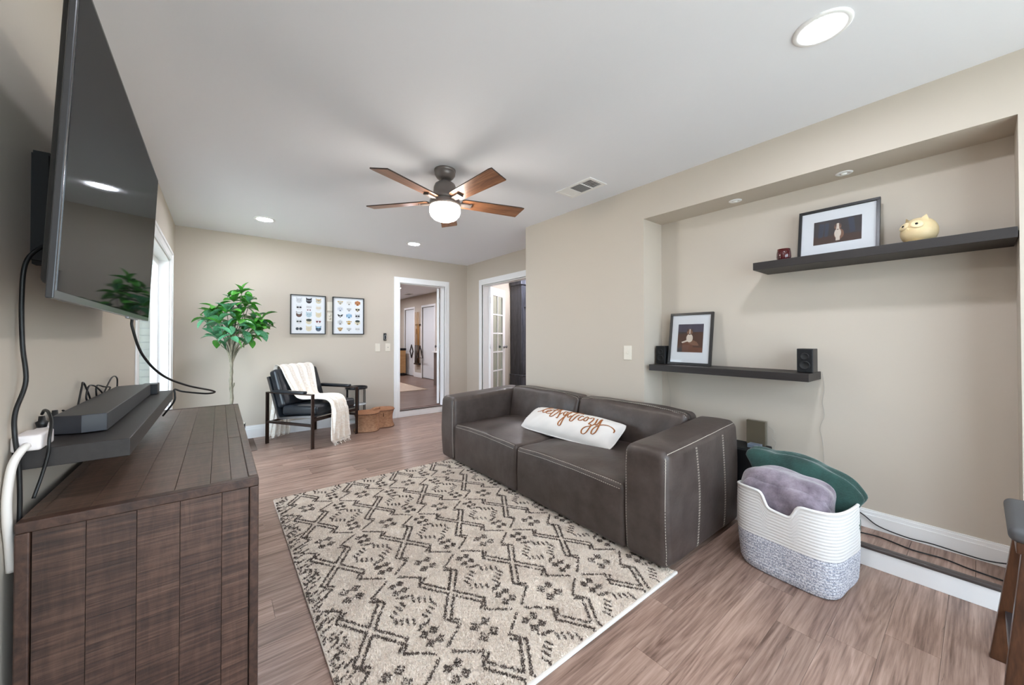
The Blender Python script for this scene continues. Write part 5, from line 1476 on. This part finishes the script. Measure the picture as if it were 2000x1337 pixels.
# ------------------------------------------------------------------ doors
def slab_door(name, hinge, ang, w_, z0, z1, cols, rows, th=.036):
    """french leaf: local x from hinge along the leaf"""
    d = bpy.data.objects.new(name, None); COL.objects.link(d); struct(d)
    d.matrix_basis = Matrix.Translation((hinge[0], hinge[1], z0)) @ Matrix.Rotation(ang, 4, 'Z')
    h_ = z1 - z0; sw_, tr_, br_ = .10, .13, .22
    MB().cbox(0, sw_, 0, th, 0, h_, .002).build('stile', M_TRIM, d, local=True)
    MB().cbox(w_ - sw_, w_, 0, th, 0, h_, .002).build('stile', M_TRIM, d, local=True)
    MB().cbox(sw_, w_ - sw_, 0, th, h_ - tr_, h_, .002).build('top_rail', M_TRIM, d, local=True)
    MB().cbox(sw_, w_ - sw_, 0, th, 0, br_, .002).build('bottom_rail', M_TRIM, d, local=True)
    ix, iz = w_ - 2 * sw_, h_ - tr_ - br_
    pw_, ph_ = ix / cols, iz / rows
    for c_ in range(1, cols):
        MB().cbox(sw_ + c_ * pw_ - .011, sw_ + c_ * pw_ + .011, .006, th - .006, br_, h_ - tr_, .002).build('muntin', M_TRIM, d, local=True)
    for r_ in range(1, rows):
        MB().cbox(sw_, w_ - sw_, .007, th - .007, br_ + r_ * ph_ - .011, br_ + r_ * ph_ + .011, .002).build('muntin', M_TRIM, d, local=True)
    for c_ in range(cols):
        for r_ in range(rows):
            MB().box(sw_ + c_ * pw_ + .008, sw_ + (c_ + 1) * pw_ - .008, th / 2 - .002, th / 2 + .002, br_ + r_ * ph_ + .008, br_ + (r_ + 1) * ph_ - .008).build('pane', M_GLASSW, d, local=True)
    for z in (.22, h_ / 2, h_ - .22):
        MB().box(-.016, .002, .008, .012, z - .05, z + .05).tube([(-.006, .0, z - .05), (-.006, .0, z + .05)], .006, 8).build('hinge', M_TRIM, d, local=True)
    for s in (-1, 1):
        y_ = -.045 if s < 0 else th + .045
        k = MB().lathe([(.027, 0), (.027, .006), (.010, .010), (.010, .030), (.024, .036), (.027, .050), (.018, .060), (.0001, .062)], seg=18).move(lambda a, b_, c_: (a, -c_ if s < 0 else th + c_, b_)).build('knob', M_METAL, d, local=True)
        k.location = (w_ - .055, 0, .93)
    return d
slab_door('door_1', (DX1 - .030, BW + .125), math.radians(61), .70, ST + .012, DZ1 - .018, 2, 5)
slab_door('door_2', (FR + .125, GY1 - .045), math.radians(29.5), .60, ST + .012, 2.036, 2, 5)

# ------------------------------------------------------------------ study cabinet
cb = thing('tall_cabinet', 'tall blue black wooden cabinet behind the open french door', 'cabinet', (4.65, 5.24, ST))
M_CAB = wood('blue_black_wood', (34, 36, 42), (58, 60, 68), (86, 88, 98), grain=(14, 14, 1.2), rough=.4, bump=.1, rand=.02)
MB().cbox(4.28, 5.0, 5.08, 5.40, ST + .05, 2.28, .004).build('carcass', M_CAB, cb)
MB().cbox(4.262, 5.018, 5.062, 5.40, ST, .50, .006).build('plinth', M_CAB, cb)
MB().cbox(4.252, 5.028, 5.052, 5.40, .50, .535, .010).build('waist_moulding', M_CAB, cb)
MB().cbox(4.255, 5.025, 5.055, 5.40, 2.16, 2.30, .012).build('cornice', M_CAB, cb)
for k in range(2):
    d = MB().cbox(4.30 + k * .345, 4.635 + k * .345, 5.066, 5.082, .56, 2.14, .004).build('door', M_CAB, cb)
    MB().lathe([(.012, 0), (.006, .01), (.013, .022), (.0001, .026)], seg=14).move(lambda a, b_, c_: (a + 4.345 + k * .55, 5.066 - c_, b_ + 1.75)).build('knob', M_BLACK, d)

# ------------------------------------------------------------------ hall things
cr_ = thing('cue_rack', 'wooden wall rack holding pool cues between the closet doors', 'cue rack', (RX, 9.65, .5))
M_CUE = mat('maple_cue', (206, 158, 98), .4); M_CUEB = mat('dark_cue_butt', (46, 32, 26), .4)
MB().cbox(RX - .035, RX, 9.50, 9.80, 1.55, 1.585, .004).build('upper_bar', M_CUEB, cr_)
MB().cbox(RX - .075, RX, 9.50, 9.80, .46, .50, .004).build('lower_bar', M_CUEB, cr_)
MB().cbox(RX - .010, RX, 9.58, 9.72, .50, 1.55, .003).build('back_board', mat('rack_board', (176, 128, 78), .5), cr_)
for i in range(4):
    y_ = 9.53 + i * .08
    c_ = tag(MB().tube([(RX - .048, y_, 1.0), (RX - .048, y_, 1.92)], [.011, .007], 8).build('pool_cue', M_CUE), ['pool cue in the hall rack, nearest the triangle', 'pool cue in the hall rack, second from the triangle', 'pool cue in the hall rack, third from the triangle', 'pool cue in the hall rack, nearest the diamond rack'][i], 'pool cue', 'cues in the hall rack')
    MB().tube([(RX - .048, y_, .501), (RX - .048, y_, 1.0)], [.015, .012], 8).build('butt', M_CUEB, c_)
tag(MB().cbox(RX - .03, RX - .012, 9.72, 9.76, 1.30, 1.46, .004).build('cue_brush', M_CUEB), 'dark brush hanging on the hall cue rack', 'brush')
def rack_ring(name, label, pts, cat):
    o = MB().tube([*pts, pts[0], pts[1]], .018, 6, caps=False).build(name, M_CUEB)
    return tag(o, label, cat)
rack_ring('triangle_rack', 'dark triangle ball rack hanging by the right closet door', [(RX - .085, 9.36, .98), (RX - .085, 9.20, .66), (RX - .085, 9.52, .66)], 'ball rack')
rack_ring('diamond_rack', 'dark diamond ball rack hanging by the left closet door', [(RX - .045, 10.02, 1.0), (RX - .045, 9.92, .82), (RX - .045, 10.02, .64), (RX - .045, 10.12, .82)], 'ball rack')
hc = thing('hall_cabinet', 'light wood cabinet with black top at the hall end', 'cabinet', (3.75, 10.75, ST))
MB().cbox(3.25, 4.27, 10.3, 11.2, ST + .08, .84, .004).build('carcass', mat('light_oak', (186, 146, 98), .5, col2=(170, 128, 84), scale=(3, 3, 20)), hc)
MB().cbox(3.24, 4.28, 10.29, 11.21, .84, .90, .004).build('top', M_BLACK, hc)
MB().cbox(3.28, 4.25, 10.33, 11.2, ST, ST + .08, .002).build('plinth', M_BLACK, hc)
ct = thing('hall_counter', 'grey brown counter with white top at the right of the doorway view', 'counter', (4.14, 7.4, ST))
MB().cbox(3.92, 4.36, 6.9, 7.82, ST, .862, .004).build('body', mat('taupe_panel', (112, 98, 90), .5), ct)
MB().cbox(3.885, 4.36, 6.88, 7.85, .862, .892, .004).build('top', M_TRIM, ct)
hr = thing('hall_rug', 'pale beige rug on the hall floor beyond the doorway', 'rug', (2.6, 8.05, ST))
MB().cbox(1.7, 3.46, 7.24, 8.87, ST + .0005, ST + .010, .003).build('pile', mat('beige_rug', (196, 178, 160), .95, col2=(176, 156, 138), scale=(5, 14, 5)), hr)
mb = MB()
for i in range(60):
    y_ = 7.25 + i * .0275
    mb.box(3.46, 3.515, y_, y_ + .012, ST + .001, ST + .005)
mb.build('fringe', mat('beige_rug', (196, 178, 160), .95), hr)['kind'] = 'stuff'
tv_ = thing('hall_vent', 'white ceiling vent in the hall beyond the doorway', 'vent', (4.0, 9.45, RH))
MB().cbox(-.09, .09, -.17, .17, -.008, 0, .002).build('frame', M_TRIM, tv_, local=True)
mb = MB()
for i in range(8): mb.box(-.07, .07, -.145 + i * .038, -.125 + i * .038, -.0095, -.008)
mb.build('louvres', mat('vent_grey', (130, 130, 132), .9), tv_, local=True)['kind'] = 'stuff'
